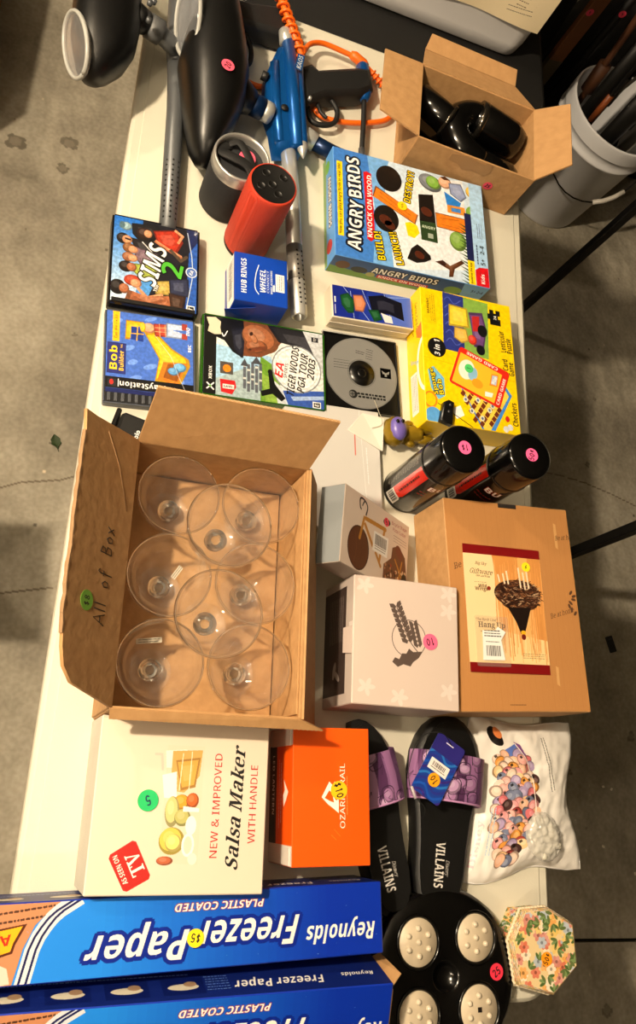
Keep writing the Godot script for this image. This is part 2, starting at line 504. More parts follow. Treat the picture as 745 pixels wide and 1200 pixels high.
func build_room():
	# concrete floor: two cast slabs with a sawn joint between them
	var X0 := -0.7; var X1 := 2.3; var Z0 := -1.9; var Z1 := 2.2
	var W := 900; var H := 1230
	var n1 := FastNoiseLite.new(); n1.seed = 3; n1.frequency = 0.006; n1.fractal_octaves = 5
	var n2 := FastNoiseLite.new(); n2.seed = 9; n2.frequency = 0.035; n2.fractal_octaves = 4
	var n3 := FastNoiseLite.new(); n3.seed = 21; n3.frequency = 0.25; n3.fractal_octaves = 2
	var P := Pic.new(self, W, H, 1.0, Color.GRAY)
	var dk := Color(.47, .44, .385); var md := Color(.57, .54, .475); var lt := Color(.65, .62, .555)
	for y in H:
		for x in W:
			var a := n1.get_noise_2d(x, y) * 1.5 + n2.get_noise_2d(x, y) * 0.55
			var f := n3.get_noise_2d(x, y) * 0.05
			var c := md.lerp(lt, clamp(a, 0, 1)) if a > 0 else md.lerp(dk, clamp(-a, 0, 1))
			P.im.set_pixel(x, y, Color(c.r + f, c.g + f, c.b + f))
	var px := func(x: float, z: float): return Vector2((x - X0) / (X1 - X0) * W, (z - Z0) / (Z1 - Z0) * H)
	# drip marks, specks and hairline cracks seen on the slab
	for s in [[-.108, -.229, 8.0], [-.112, -.15, 6.0], [-.23, -.19, 9.0], [-.02, .30, 2.0], [.02, .05, 1.5], [1.42, .35, 3.0], [1.3, 1.2, 4.0], [1.5, 1.1, 5.0], [1.37, 1.72, 6.0], [1.46, .13, 2.5]]:
		var p: Vector2 = px.call(s[0], s[1])
		for i in 9:
			P.ell(p.x + rng.randf_range(-.5, .5) * s[2], p.y + rng.randf_range(-.5, .5) * s[2], s[2] * rng.randf_range(.25, .5), s[2] * rng.randf_range(.25, .45), Color(.38, .35, .295))
		P.ell(p.x, p.y, s[2] * .5, s[2] * .45, Color(.45, .415, .36))
	for i in 260:
		var g := rng.randf_range(.25, .45) if rng.randf() < .7 else rng.randf_range(.7, .85)
		P.ell(rng.randf() * W, rng.randf() * H, rng.randf_range(.4, 1.3), rng.randf_range(.4, 1.2), Color(g, g * .92, g * .78))
	for s in [[[-.16, .72], [-.08, .68], [.0, .66], [.06, .63]], [[.85, .45], [1.3, .4], [1.62, .46]], [[-.22, 1.0], [-.1, .93], [.02, .9]]]:
		var out := []
		for q in s:
			var p: Vector2 = px.call(q[0], q[1]); out.append_array([p.x, p.y])
		P.curve(out, .8, Color(.36, .31, .25))
	var fm := pm(P, 0.78)
	fm.normal_enabled = true; fm.normal_texture = noise_tex(.08, [], 512, 5, 4, true, 3.0); fm.normal_scale = .35
	var far_m := mat("plain_concrete", Color(.57, .54, .475), .8)
	var fl := Node3D.new(); fl.name = "floor"; add_child(fl); fl.set_meta("kind", "structure")
	var zj := 1.576
	var rows := [[Z0, zj - .004], [zj + .004, Z1]]
	for r in rows:
		var m := mb(); m.smooth(false)
		m.quad(Vector3(X0, 0, r[1]), Vector3(X1, 0, r[1]), Vector3(X1, 0, r[0]), Vector3(X0, 0, r[0]), Vector2(0, (r[1] - Z0) / (Z1 - Z0)), Vector2(1, (r[1] - Z0) / (Z1 - Z0)), Vector2(1, (r[0] - Z0) / (Z1 - Z0)), Vector2(0, (r[0] - Z0) / (Z1 - Z0)))
		for e in r: m.quad(Vector3(X0, -.1, e), Vector3(X1, -.1, e), Vector3(X1, 0, e), Vector3(X0, 0, e))
		part("slab", m, fm, fl)
	for b in [[-4.0, X0, -4.0, 4.5], [X1, 4.5, -4.0, 4.5], [X0, X1, -4.0, Z0], [X0, X1, Z1, 4.5]]:
		part("slab", mb().rbox(Vector3((b[0] + b[1]) / 2, -.05, (b[2] + b[3]) / 2), Vector3(b[1] - b[0], .1, b[3] - b[2]), .0001), far_m, fl)
	part("joint_base", mb().rbox(Vector3((X0 + X1) / 2, -.07, zj), Vector3(X1 - X0, .1, .02), .001), mat("joint_dirt", Color(.10, .085, .07), .95), fl)
	var wm := mat("garage_wall", Color(.42, .40, .37), .85)
	struct("wall_left", mb().rbox(Vector3(-4.05, 1.35, .25), Vector3(.1, 2.9, 8.7), .001), wm)
	struct("wall_right", mb().rbox(Vector3(4.55, 1.35, .25), Vector3(.1, 2.9, 8.7), .001), wm)
	struct("wall_far", mb().rbox(Vector3(.25, 1.35, -4.05), Vector3(8.5, 2.9, .1), .001), wm)
	struct("wall_near", mb().rbox(Vector3(.25, 1.35, 4.55), Vector3(8.5, 2.9, .1), .001), wm)
	struct("ceiling", mb().rbox(Vector3(.25, 2.67, .25), Vector3(8.7, .1, 8.7), .001), mat("garage_ceiling", Color(.60, .585, .55), .9))

func folding_table(label: String, cx: float, cz: float, w: float, d: float):
	var t := thing("folding_table", label, "table", Vector3(cx, 0, cz))
	var pl := mat("table_plastic", Color(.82, .80, .73), .5)
	if not pl.normal_enabled:
		pl.normal_enabled = true; pl.normal_texture = noise_tex(.12, [], 512, 31, 3, true, 2.0); pl.normal_scale = .12
		pl.uv1_triplanar = true; pl.uv1_world_triplanar = true; pl.uv1_scale = Vector3(6, 6, 6)
	var m := mb(); m.slab(rounded(w, d, .045, 8), TT - .045, TT - .0012, .006)
	var top := part("tabletop", m, pl, t)
	var r := mb(); r.slab(rounded(w - .034, d - .034, .034, 8), TT - .006, TT, .0012)
	part("raised_panel", r, pl, top)
	var st := mat("black_steel", Color(.035, .035, .038), .4, .3)
	for sz in [-1, 1]:
		for sx in [-1, 1]:
			var lx: float = sx * (w / 2 - .10)
			var lz: float = sz * (d / 2 - .2)
			part("leg", mb().tube([Vector3(lx, .02, lz), Vector3(lx, TT - .045, lz)], .0125, 12), st, t)
			part("rubber_foot", mb().tube([Vector3(lx, 0, lz), Vector3(lx, .03, lz)], .016, 12), mat("rubber", Color(.02, .02, .02), .8), t)
		var bz: float = sz * (d / 2 - .2)
		part("crossbar", mb().tube([Vector3(-w / 2 + .1, .2, bz), Vector3(w / 2 - .1, .2, bz)], .01, 10), st, t)
		part("folding_brace", mb().tube([Vector3(0, .22, bz), Vector3(0, TT - .045, bz - sz * .33)], .008, 10), st, t)
	return t

func build_table():
	folding_table("long off-white plastic folding table holding all the sale goods", .351, .767, .702, 1.534)

# ================================================================ things beyond and beside the table
func build_background():
	var steel := mat("black_steel", Color(.035, .035, .038), .4, .3)
	# a second folding table to the right, of which its legs come into view
	var t := thing("folding_table", "second folding table on black square steel legs beside the white bucket", "table", Vector3(1.125, 0, .3525), -3.64)
	var pl: Material = mats["table_plastic"]
	part("tabletop", mb().slab(rounded(.62, 1.5, .04, 6).map(func(p): return p + Vector2(.255, 0)), TT - .04, TT, .006), pl, t)
	for sx in [0.0, .5]:
		for sz in [-.3933, .3933]:
			part("leg", mb().rbox(Vector3(sx, .36, sz), Vector3(.021, .68, .021), .002), steel, t)
			part("foot_cap", mb().rbox(Vector3(sx, .012, sz), Vector3(.027, .024, .027), .003), mat("rubber", Color(.02, .02, .02), .8), t)
	for sz in [-.3933, .3933]: part("crossbar", mb().rbox(Vector3(.25, .62, sz), Vector3(.48, .02, .018), .002), steel, t)
	# dark trunk that carries the white tub
	var tr := thing("storage_trunk", "low black storage trunk standing behind the far end of the table", "trunk", Vector3(.55, 0, -.72))
	var tm := mat("trunk_black", Color(.022, .018, .015), .75)
	var tb := mb(); tb.slab(rounded(.80, .86, .03, 5), .02, .46, .004); part("body", tb, tm, tr)
	part("lid", mb().slab(rounded(.82, .88, .035, 5), .462, .5, .012), tm, tr)
	for x in [-.3, .3]: part("latch", mb().rbox(Vector3(x, .44, .438), Vector3(.05, .06, .012), .003), mat("dull_metal", Color(.3, .28, .25), .4, .9), tr)
	for x in [-.34, .34]:
		for z in [-.36, .36]: part("foot", mb().tube([Vector3(x, 0, z), Vector3(x, .02, z)], .02, 10), tm, tr)
	# white tub with a cream sheet over its front
	var tu := thing("plastic_tub", "white plastic tub with a cream paper sheet on its front", "tub", Vector3(.555, .5, -.60))
	var wt := mat("tub_white", Color(.90, .89, .89), .4)
	var rings := []
	for r in [[.60, .345, 0.0, .03], [.63, .365, .008, .04], [.645, .37, .04, .045], [.655, .375, .27, .045], [.675, .395, .275, .05], [.675, .395, .30, .05], [.655, .375, .30, .045], [.64, .36, .27, .04], [.62, .34, .03, .04]]:
		rings.append(rounded(r[0], r[1], r[3], 5).map(func(p): return Vector3(p.x, r[2], -p.y)))
	part("body", mb().loft(rings), wt, tu)
	var pp := Pic.new(self, 340, 200, 1.6, Color(.95, .88, .73))
	pp.lines(70, 20, 40, 9, 14, 0, Color(.42, .35, .27), 3.0); pp.lines(190, 60, 50, 5, 13, -3, Color(.5, .42, .32), 2.6); pp.lines(255, 110, 26, 3, 14, 0, Color(.5, .42, .32), 3.0); pp.lines(130, 90, 60, 4, 14, -4, Color(.45, .38, .3), 2.4); pp.lines(240, 150, 60, 2, 14, -8, Color(.42, .35, .27), 2.4)
	pp.wear(60, Color(.72, .62, .46), 3)
	var sh := mb(); sh.grid(16, 3, func(u, v): return Vector3(-.03 + u * .345, .245 - v * .15, .1915 + .004 * sin(u * 9.0) * v + .002))
	part("paper_sheet", sh, pm(pp, .7), tu, "cream paper sheet with small print")
	# bucket of long tools
	var b := thing("bucket", "white plastic bucket on the floor filled with long dark tools", "bucket", Vector3(1.315, 0, -.57))
	var bm := mat("bucket_white", Color(.86, .86, .87), .45)
	var prof := [Vector2(0, 0), Vector2(.126, 0), Vector2(.130, .006), Vector2(.147, .285), Vector2(.154, .288), Vector2(.154, .296), Vector2(.149, .30), Vector2(.150, .325), Vector2(.1545, .3255), Vector2(.1545, .3265), Vector2(.1545, .352), Vector2(.1545, .366), Vector2(.1535, .369), Vector2(.151, .370), Vector2(.1485, .369), Vector2(.1475, .366), Vector2(.128, .02), Vector2(0, .015)]
	part("body", mb().lathe(prof, 48), bm, b)
	var wire := []
	for i in 17:
		var a := PI * i / 16.0
		wire.append(Vector3(-.155 * cos(a), .315 - .13 * sin(a), .06 + .115 * sin(a)).rotated(Vector3.UP, -.20))
	part("wire_handle", mb().tube(wire, .0022, 8), mat("dark_wire", Color(.08, .07, .06), .4, .8), b)
	part("grip_sleeve", mb().tube(wire.slice(10, 14), .007, 10), mat("grip_white", Color(.7, .68, .64), .5), b)
	for i in [0, 16]: part("handle_ear", mb().tube([wire[i] * Vector3(.93, 1, .93), wire[i] * Vector3(1.04, 1, 1.04)], .012, 12), bm, b)
	# tools standing in the bucket
	var dark := mat("tool_black", Color(.03, .027, .025), .45)
	var wood := mat("tool_wood", Color(.30, .17, .08), .6)
	var orange := mat("tool_orange", Color(.50, .25, .10), .5)
	var grey := mat("tool_grey", Color(.42, .40, .36), .5)
	var specs := [["golf_club", "black shafted club with an orange wooden ferrule leaning in the bucket", Vector3(-.06, .02, .03), Vector3(-.11, 1.02, .03), .008, dark, orange],
		["golf_club", "slim black club beside the grey stick in the bucket", Vector3(-.02, .02, -.03), Vector3(-.03, 1.05, -.06), .0085, dark, grey],
		["wooden_stake", "dark brown wooden stake standing at the back of the bucket", Vector3(-.05, .02, -.07), Vector3(-.13, 1.0, -.12), .017, wood, wood],
		["garden_tool", "thick black handled tool with a pink sticker in the bucket", Vector3(.04, .02, .04), Vector3(.0, 1.1, .02), .013, dark, dark],
		["garden_tool", "broad black tool head standing in the right of the bucket", Vector3(.07, .02, -.02), Vector3(.08, 1.1, -.05), .016, dark, wood],
		["garden_tool", "short black rake handle leaning at the left of the bucket", Vector3(-.085, .03, .0), Vector3(-.10, .62, .02), .022, dark, dark],
		["garden_tool", "stout black broom handle in the middle of the bucket", Vector3(.01, .02, .0), Vector3(.05, .70, .05), .024, dark, dark],
		["garden_tool", "flat black trowel blade near the front of the bucket rim", Vector3(-.03, .02, .085), Vector3(-.04, .55, .10), .026, dark, dark],
		["measuring_stick", "pale grey flat stick leaning across the bucket rim", Vector3(-.08, .05, -.05), Vector3(.02, .75, .0), .007, grey, grey]]
	for s in specs:
		var tool := thing(s[0], s[1], "tool", Vector3(1.315, 0, -.57))
		var a: Vector3 = s[2]; var e: Vector3 = s[3]
		part("shaft", mb().tube([a, a.lerp(e, .45), a.lerp(e, .62), e], [s[4] * .8, s[4] * .8, s[4], s[4] * 1.15], 10, .7), s[5], tool)
		part("collar", mb().tube([a.lerp(e, .31), a.lerp(e, .40)], s[4] * 1.18, 10), s[6], tool)
		part("end_cap", mb().tube([e, e + (e - a) * .02], s[4] * 1.3, 10), s[5], tool)
		if s[4] in [.013, .017]: sticker(tool, Transform3D(Basis(), a.lerp(e, .93) + Vector3(-.004, s[4] * .9 + .004, s[4] * .9)), .008, Color(.85, .25, .35), "4")
	var pg := thing("paper_bag", "pale grey paper bag stuffed against the inside of the bucket", "bag", Vector3(1.315, 0, -.57))
	part("sheet", mb().grid(6, 6, func(u, v): return Vector3(.080 + .035 * u - .02 * v, .40 - .34 * v, .055 - .12 * u + .008 * sin(8 * u + 4 * v))), mat("grey_paper", Color(.55, .53, .5), .7), pg)
	var pk := thing("wooden_plank", "brown wooden plank standing upright between trunk and bucket", "plank", Vector3(1.125, 0, -.708), 12)
	part("board", mb().rbox(Vector3(0, .40, 0), Vector3(.046, .80, .018), .002), mat("plank_wood", Color(.42, .25, .12), .6), pk)
	part("worn_end", mb().rbox(Vector3(0, .17, .0005), Vector3(.047, .34, .0185), .002), mat("plank_worn", Color(.33, .29, .20), .8), pk)
	var up_front := Basis(Vector3.RIGHT, deg_to_rad(90))
	sticker(pk, Transform3D(up_front, Vector3(-.012, .50, .0095)), .0105, Color(.90, .26, .36), "4", 0, "pink round price sticker", 8.0)
	var bp := thing("metal_pole", "black metal pole with pink sticker standing beside the plank", "pole", Vector3(1.195, 0, -.715), 0)
	part("tube", mb().tube([Vector3(0, .01, 0), Vector3(.004, .80, .01)], .013, 16), dark, bp)
	part("foot_cap", mb().tube([Vector3(0, 0, 0), Vector3(0, .03, 0)], .016, 14), mat("rubber", Color(.02, .02, .02), .8), bp)
	sticker(bp, Transform3D(up_front, Vector3(.0, .53, .0205)), .0100, Color(.90, .26, .36), "4", 0, "pink round price sticker", 8.0)
	# black bags heaped behind the bucket
	for q in [["duffel_bag", "limp black duffel bag lying behind the bucket", Vector3(1.72, 0, -1.05), .62, .30, .34], ["duffel_bag", "tall black garment bag slumped between trunk and bucket", Vector3(1.08, 0, -.95), .12, .22, .62]]:
		var g := thing(q[0], q[1], "bag", q[2])
		var rr := []
		for i in 9:
			var f := i / 8.0
			var ring := []
			for j in 20:
				var an := TAU * j / 20.0
				var wob := 1.0 + .05 * sin(5 * an + i * 1.7)
				ring.append(Vector3(cos(an) * q[3] * .75 * wob * (1 - .35 * f * f * f), q[5] * f, -sin(an) * q[4] * wob * (1 - .55 * f * f * f)))
			rr.append(ring)
		part("body", mb().loft(rr), mat("bag_black", Color(.02, .018, .017), .8), g)
		part("strap", mb().tube(spline([Vector3(-q[3] * .4, q[5] * .98, 0), Vector3(-.1, q[5] * 1.12, .03), Vector3(.1, q[5] * 1.12, .04), Vector3(q[3] * .4, q[5] * .98, 0)]), .012, 8, .4), mat("strap_black", Color(.03, .03, .03), .7), g)
	# unseen cartons, added outside the frame to cast shadows on the floor at left
	for q in [["unseen brown carton added left of the far table end to cast a floor shadow", Vector3(-.60, 0, -.375), Vector3(.54, .35, .52), 0.0], ["tall unseen brown carton added to cast the floor shadow of a standing person", Vector3(-.40, 0, .90), Vector3(.40, .50, .20), 4.0]]:
		var mc := thing("shadow_carton", q[1 - 1], "box", q[1], q[3])
		kraft()
		part("body", carton(q[2], .002, {"all": mats["kraft"]}, mats["kraft"], .003), null, mc)
		part("packing_tape", mb().rbox(Vector3(0, q[2].y + .0035, 0), Vector3(q[2].x, .0006, .05), .0002), mat("tape_tan", Color(.55, .40, .24), .3), mc)

# ================================================================ paintball markers, hose, carton with black tool
func at(x: float, h: float, z: float) -> Vector3:
	return Vector3(x, TT + h, z)

func hopper_shell(sec: Array, cy: float) -> MB:      # sec: [z, x0, x1, half height, y shift]
	var rings := []
	for s in sec:
		var ring := []
		for j in 28:
			var a := TAU * j / 28.0
			var c := cos(a); var sn := sin(a)
			var e := 0.85
			ring.append(at((s[1] + s[2]) / 2 + (s[2] - s[1]) / 2 * sign(c) * pow(abs(c), e), cy + s[4] + s[3] * sign(sn) * pow(abs(sn), e), s[0]))
		rings.append(ring)
	var m := mb(); m.loft(rings); return m

func perforated(parent: Node, a: Vector3, b: Vector3, r: float, rows: Array, n: int, m: Material):
	var ho := mb()
	var d := (b - a).normalized()
	for row in rows:
		var up := Vector3.UP.rotated(d, row)
		for i in n:
			var p := a.lerp(b, (i + .5) / n)
			ho.xf = Transform3D(Basis(Quaternion(Vector3.UP, up)), p + up * (r - .0004))
			ho.lathe([Vector2(.0017, 0), Vector2(.0017, .0006), Vector2(0, .0006)], 8)
			ho.xf = Transform3D.IDENTITY
	var o := part("vent_holes", ho, m, parent, "rows of small round vent holes")
	o.set_meta("kind", "stuff")

func build_paintball():
	var blk := mat("hopper_black", Color(.018, .018, .019), .38)
	var rub := mat("grip_black", Color(.05, .05, .052), .6)
	var blue := mat("anodised_blue", Color(.05, .33, .62), .3, .5)
	var dblue := mat("dark_blue_metal", Color(.04, .15, .30), .3, .5)
	var silver := mat("silver_metal", Color(.80, .80, .78), .3, .55)
	var steel := mat("grey_metal", Color(.38, .39, .40), .4, .5)
	var hole := mat("hole_black", Color(.01, .01, .01), .9)
	var clear := mat("clear_plastic", Color(.75, .76, .78, .16), .12)
	clear.transparency = BaseMaterial3D.TRANSPARENCY_ALPHA
	# --- grey marker with the hopper that hangs over the table edge
	var g := thing("paintball_marker", "grey metal paintball marker with black hopper hanging over the table edge", "paintball gun")
	var barrel := part("barrel", mb().tube([at(.0545, .018, .21), at(.057, .018, .24), at(.062, .0175, .30), at(.0735, .016, .52)], [.0155, .0142, .0138, .0132], 24), steel, g)
	perforated(barrel, at(.067, .017, .40), at(.073, .016, .51), .0134, [.0, .75, -.7], 12, hole)
	var bd := mb()
	bd.tube([at(.035, .028, -.06), at(.037, .028, -.055), at(.052, .026, .19), at(.054, .022, .215)], [.014, .019, .019, .015], 20)
	bd.rbox(at(.066, .022, .08), Vector3(.035, .03, .16), .006)
	part("receiver", bd, steel, g)
	part("rear_cap", mb().tube([at(.034, .028, -.075), at(.035, .028, -.058)], .012, 16), silver, g)
	part("screw", mb().tube([at(.047, .045, .075), at(.047, .049, .075)], .005, 12), silver, g)
	var el := mb()
	el.tube(spline([at(.048, .035, .20), at(.035, .055, .213), at(.010, .07, .213), at(-.004, .074, .214)]), .0135, 16)
	part("feed_elbow", el, steel, g)
	part("elbow_clamp", mb().tube([at(.020, .066, .213), at(.000, .073, .214)], .0185, 12), mat("clamp_grey", Color(.30, .305, .31), .5), g)
	var h1 := part("hopper", hopper_shell([[.354, -.070, -.060, .005, .0], [.349, -.080, -.050, .018, .0], [.334, -.089, -.038, .030, 0], [.310, -.096, -.022, .039, 0], [.28, -.104, -.012, .043, 0], [.24, -.108, -.010, .044, 0], [.19, -.110, -.014, .043, 0], [.13, -.106, -.022, .038, 0], [.08, -.096, -.035, .028, 0], [.065, -.08, -.055, .010, 0]], .078), blk, g, "black plastic hopper")
	part("hopper_neck", mb().tube([at(-.02, .08, .215), at(-.002, .075, .214)], [.022, .017], 16), blk, g)
	var ob := Basis(Vector3(.34, 0, .94).normalized(), 0.0)
	var lid := mb(); lid.slab(oval(.112, .078, 36), 0, .008, .003)
	var lo := part("lid", lid, clear, h1, "clear plastic lid")
	var ly := Vector3(-.90, .27, .33).normalized(); var lx := Vector3(.36, .0, .93); lx = (lx - ly * lx.dot(ly)).normalized()
	lo.transform = Transform3D(Basis(lx, ly, lx.cross(ly)), at(-.088, .090, .313)).scaled_local(Vector3(.86, 1, .85))
	var rim := mb(); var rp := []
	for p in oval(.114, .08, 37).slice(0, 37): rp.append(Vector3(p.x, .006, p.y))
	rp.append(rp[0]); rim.tube(rp, .0035, 8)
	var ro := part("lid_rim", rim, mat("pale_rim", Color(.62, .62, .6), .35), h1); ro.transform = lo.transform
	for q in [[-.002, .10, .238], [-.004, .10, .205], [.002, .09, .188]]: part("hopper_screw", mb().tube([at(q[0], q[1], q[2]), at(q[0] + .001, q[1] + .006, q[2])], .004, 10), steel, g)
	var gp := mb()
	gp.slab([Vector2(.085, .075), Vector2(.115, .055), Vector2(.160, .050), Vector2(.222, .030), Vector2(.232, .040), Vector2(.228, .088), Vector2(.216, .097), Vector2(.150, .104), Vector2(.112, .125), Vector2(.088, .13)], TT + .008, TT + .042, .009)
	part("grip", gp, rub, g, "black rubber pistol grip")
	part("trigger_guard", mb().tube(spline([at(.112, .022, .12), at(.125, .022, .165), at(.150, .022, .172), at(.168, .022, .165), at(.170, .022, .135), at(.158, .022, .105)]), .0042, 8), rub, g)
	part("trigger", mb().tube(spline([at(.135, .022, .112), at(.141, .022, .13), at(.15, .022, .146)]), .003, 8), silver, g)
	# --- blue marker with silver barrel
	var b := thing("paintball_marker", "blue anodised paintball marker with silver barrel and large black hopper", "paintball gun")
	var bar := part("barrel", mb().tube([at(.243, .030, .318), at(.252, .030, .38), at(.266, .026, .50)], .0125, 24), silver, b, "polished silver barrel")
	var tip := part("barrel_tip", mb().tube([at(.2655, .026, .496), at(.2735, .024, .555)], .0128, 24), mat("barrel_grey", Color(.50, .485, .46), .4, .5), b)
	perforated(tip, at(.267, .026, .505), at(.281, .0225, .60), .0127, [.1, -.6], 12, hole)
	var muz := mb(); muz.xf = Transform3D(Basis(Quaternion(Vector3.UP, (at(.282, .022, .615) - at(.2735, .024, .555)).normalized())), at(.2735, .024, .555))
	muz.lathe([Vector2(.0125, 0), Vector2(.0127, .058), Vector2(.011, .0605), Vector2(.0095, .060), Vector2(.009, .02)], 24)
	part("muzzle", muz, silver, b)
	var body := mb()
	body.slab([Vector2(.195, .191), Vector2(.203, .158), Vector2(.210, .132), Vector2(.222, .118), Vector2(.236, .120), Vector2(.250, .146), Vector2(.266, .293), Vector2(.266, .318), Vector2(.222, .335), Vector2(.212, .29), Vector2(.198, .255)], TT + .012, TT + .050, .008)
	part("receiver", body, blue, b)
	part("top_tube", mb().tube([at(.226, .047, .120), at(.239, .047, .22), at(.252, .045, .325)], .0115, 16), blue, b)
	part("lower_tube", mb().tube([at(.245, .043, .15), at(.262, .043, .315)], .009, 16), blue, b)
	part("facet_rail", mb().tube([at(.206, .045, .17), at(.213, .046, .25), at(.224, .044, .325)], .0085, 6), blue, b)
	part("rear_cap", mb().tube([at(.2175, .047, .092), at(.218, .047, .098), at(.222, .047, .122)], [.006, .0105, .0115], 16), silver, b)
	part("bolt_tip", mb().tube([at(.2615, .045, .315), at(.2625, .045, .325), at(.2645, .045, .341)], [.0085, .008, .0015], 16), silver, b)
	part("knob", mb().tube([at(.196, .045, .205), at(.186, .045, .203)], .0075, 14), rub, b)
	part("velocity_screw", mb().tube([at(.226, .052, .262), at(.226, .0545, .262)], .006, 14), rub, b)
	part("frame_screw", mb().tube([at(.268, .046, .222), at(.268, .052, .222)], .003, 10), silver, b)
	var lp := Pic.new(self, 34, 12, 6, Color(.05, .33, .62))
	lp.text("KAOS", 17, 6, 7.5, 0, Color(.92, .94, .96), {"fit": 28.0, "slant": .2})
	var lm := pm(lp, .3); lm.metallic = .5
	var lg := mb(); lg.slab(rounded(.034, .012, .001, 1), 0, .0004, 0, Rect2(-.017, -.006, .034, .012))
	var lgo := part("lettering", lg, lm, b, "white letters on the blue body")
	lgo.transform = Transform3D(Basis(Vector3.UP, deg_to_rad(83)), at(.244, .0588, .165))
	var gr := mb()
	gr.slab([Vector2(.250, .150), Vector2(.272, .132), Vector2(.285, .140), Vector2(.356, .104), Vector2(.378, .098), Vector2(.386, .142), Vector2(.362, .162), Vector2(.325, .178), Vector2(.300, .190), Vector2(.276, .212), Vector2(.262, .23)], TT + .008, TT + .040, .009)
	part("grip", gr, rub, b, "black rubber pistol grip")
	part("trigger_guard", mb().tube(spline([at(.272, .022, .205), at(.280, .022, .236), at(.30, .022, .240), at(.322, .022, .226), at(.326, .022, .20), at(.314, .022, .18)]), .0045, 8), rub, b)
	part("trigger", mb().tube(spline([at(.290, .022, .195), at(.296, .022, .212), at(.308, .022, .222)]), .003, 8), rub, b)
	part("air_adapter", mb().tube([at(.366, .024, .080), at(.368, .024, .086), at(.373, .024, .145), at(.374, .024, .158)], [.007, .0115, .0135, .007], 16), blue, b, "blue metal air adapter")
	part("air_line", mb().tube(spline([at(.374, .022, .157), at(.3755, .02, .20), at(.375, .018, .262)]), .0046, 10), rub, b)
	part("line_fitting", mb().tube([at(.375, .018, .258), at(.3755, .016, .284)], .0062, 6), steel, b)
	part("foregrip_collar", mb().tube([at(.262, .024, .272), at(.290, .022, .281)], .0155, 20), silver, b)
	part("foregrip", mb().tube([at(.288, .022, .281), at(.315, .02, .286), at(.335, .019, .287)], [.0125, .0125, .0115], 20), dblue, b)
	part("foregrip_end", mb().tube([at(.332, .019, .287), at(.355, .017, .285), at(.366, .016, .283)], [.0115, .0105, .006], 16), rub, b)
	part("neck_clamp", mb().tube([at(.205, .046, .276), at(.190, .050, .277)], .0165, 20), silver, b)
	part("neck_collar", mb().tube([at(.191, .050, .277), at(.168, .054, .276)], .0175, 20), dblue, b)
	var h2 := part("hopper", hopper_shell([[.414, .104, .114, .006, -.012], [.405, .095, .122, .022, -.012], [.385, .084, .131, .034, -.010], [.345, .073, .147, .046, -.005], [.30, .062, .158, .053, 0], [.25, .052, .160, .056, .002], [.20, .056, .151, .056, .004], [.15, .066, .138, .053, .006], [.10, .078, .126, .045, .006], [.06, .086, .116, .026, .006], [.052, .095, .108, .01, .006]], .060), blk, b, "black plastic hopper")
	part("hopper_neck", mb().tube([at(.140, .060, .272), at(.156, .058, .275), at(.172, .054, .276)], [.034, .026, .019], 20), blk, b)
	var l2 := part("lid", lid, clear, h2, "clear plastic lid")
	var ny := Vector3(-.90, .38, .20).normalized(); var nx := Vector3(-.30, .0, .95); nx = (nx - ny * nx.dot(ny)).normalized()
	l2.transform = Transform3D(Basis(nx, ny, nx.cross(ny)), at(.060, .088, .190)).scaled_local(Vector3(1.08, 1, .8))
	var r2 := part("lid_rim", rim, mats["pale_rim"], h2); r2.transform = l2.transform
	sticker(b, Transform3D(Basis(Vector3(1, -.1, 0).normalized(), Vector3(.1, 1, 0).normalized(), Vector3(0, 0, 1)), at(.118, .1165, .285)), .010, Color(.95, .36, .46), "20", -75, "pink round price sticker", 8.0)
	# --- orange coiled hose
	var o := thing("coiled_hose", "bright orange coiled air hose looping round the blue marker", "hose")
	var om := mat("hose_orange", Color(.92, .40, .06), .45)
	var hx := []
	var a0 := at(.176, .055, -.03); var a1 := at(.248, .052, .142)
	for i in 151:
		var f := i / 150.0
		var an := f * TAU * 13.0
		var side := (a1 - a0).normalized().cross(Vector3.UP).normalized()
		hx.append(a0.lerp(a1, f) + side * cos(an) * .0085 + Vector3.UP * sin(an) * .0085)
	part("coil", mb().tube(hx, .0026, 7), om, o)
	part("core_line", mb().tube([a0, a1], .0048, 10), om, o)
	part("hose", mb().tube(spline([a1, at(.254, .040, .12), at(.268, .03, .085), at(.290, .026, .068), at(.321, .024, .066), at(.362, .022, .070), at(.384, .018, .080), at(.415, .012, .098), at(.432, .010, .128), at(.430, .010, .158), at(.408, .011, .180), at(.353, .012, .205), at(.306, .012, .212), at(.280, .012, .196), at(.24, .008, .18), at(.211, .007, .184), at(.185, .007, .188), at(.162, .007, .182)], 5), .0045, 10), om, o)
	part("quick_coupler", mb().tube([at(.345, .024, .067), at(.352, .024, .068), at(.372, .021, .075), at(.378, .020, .078)], [.006, .0085, .0085, .006], 14), om, o)
	for i in 4: part("hose_ring", mb().tube([at(.390 + i * .007, .017 - i * .001, .083 + i * .0045), at(.392 + i * .007, .0165 - i * .001, .0845 + i * .0045)], .0075, 12), om, o)
	# --- carton with the black forked tool
	kraft()
	var c := thing("cardboard_box", "small open kraft box with flaps spread and pink sticker on its side", "box", at(.557, 0, .199), -2.6)
	var km: Material = mats["kraft"]
	var w := .222; var d := .156; var hh := .095; var th := .003
	for s in [-1, 1]:
		part("side_wall", mb().rbox(Vector3(s * w / 2, hh / 2, 0), Vector3(th, hh, d), .0008), km, c)
		part("end_wall", mb().rbox(Vector3(0, hh / 2, s * d / 2), Vector3(w, hh, th), .0008), km, c)
	part("bottom", mb().rbox(Vector3(0, th / 2, 0), Vector3(w - .004, th, d - .004), .0005), km, c)
	flap(c, km, Vector3(-w / 2, hh, -d / 2), Vector3(-w / 2, hh, d / 2), Vector3(-.072, .004, .006), Vector3(-.072, .002, -.022), th)
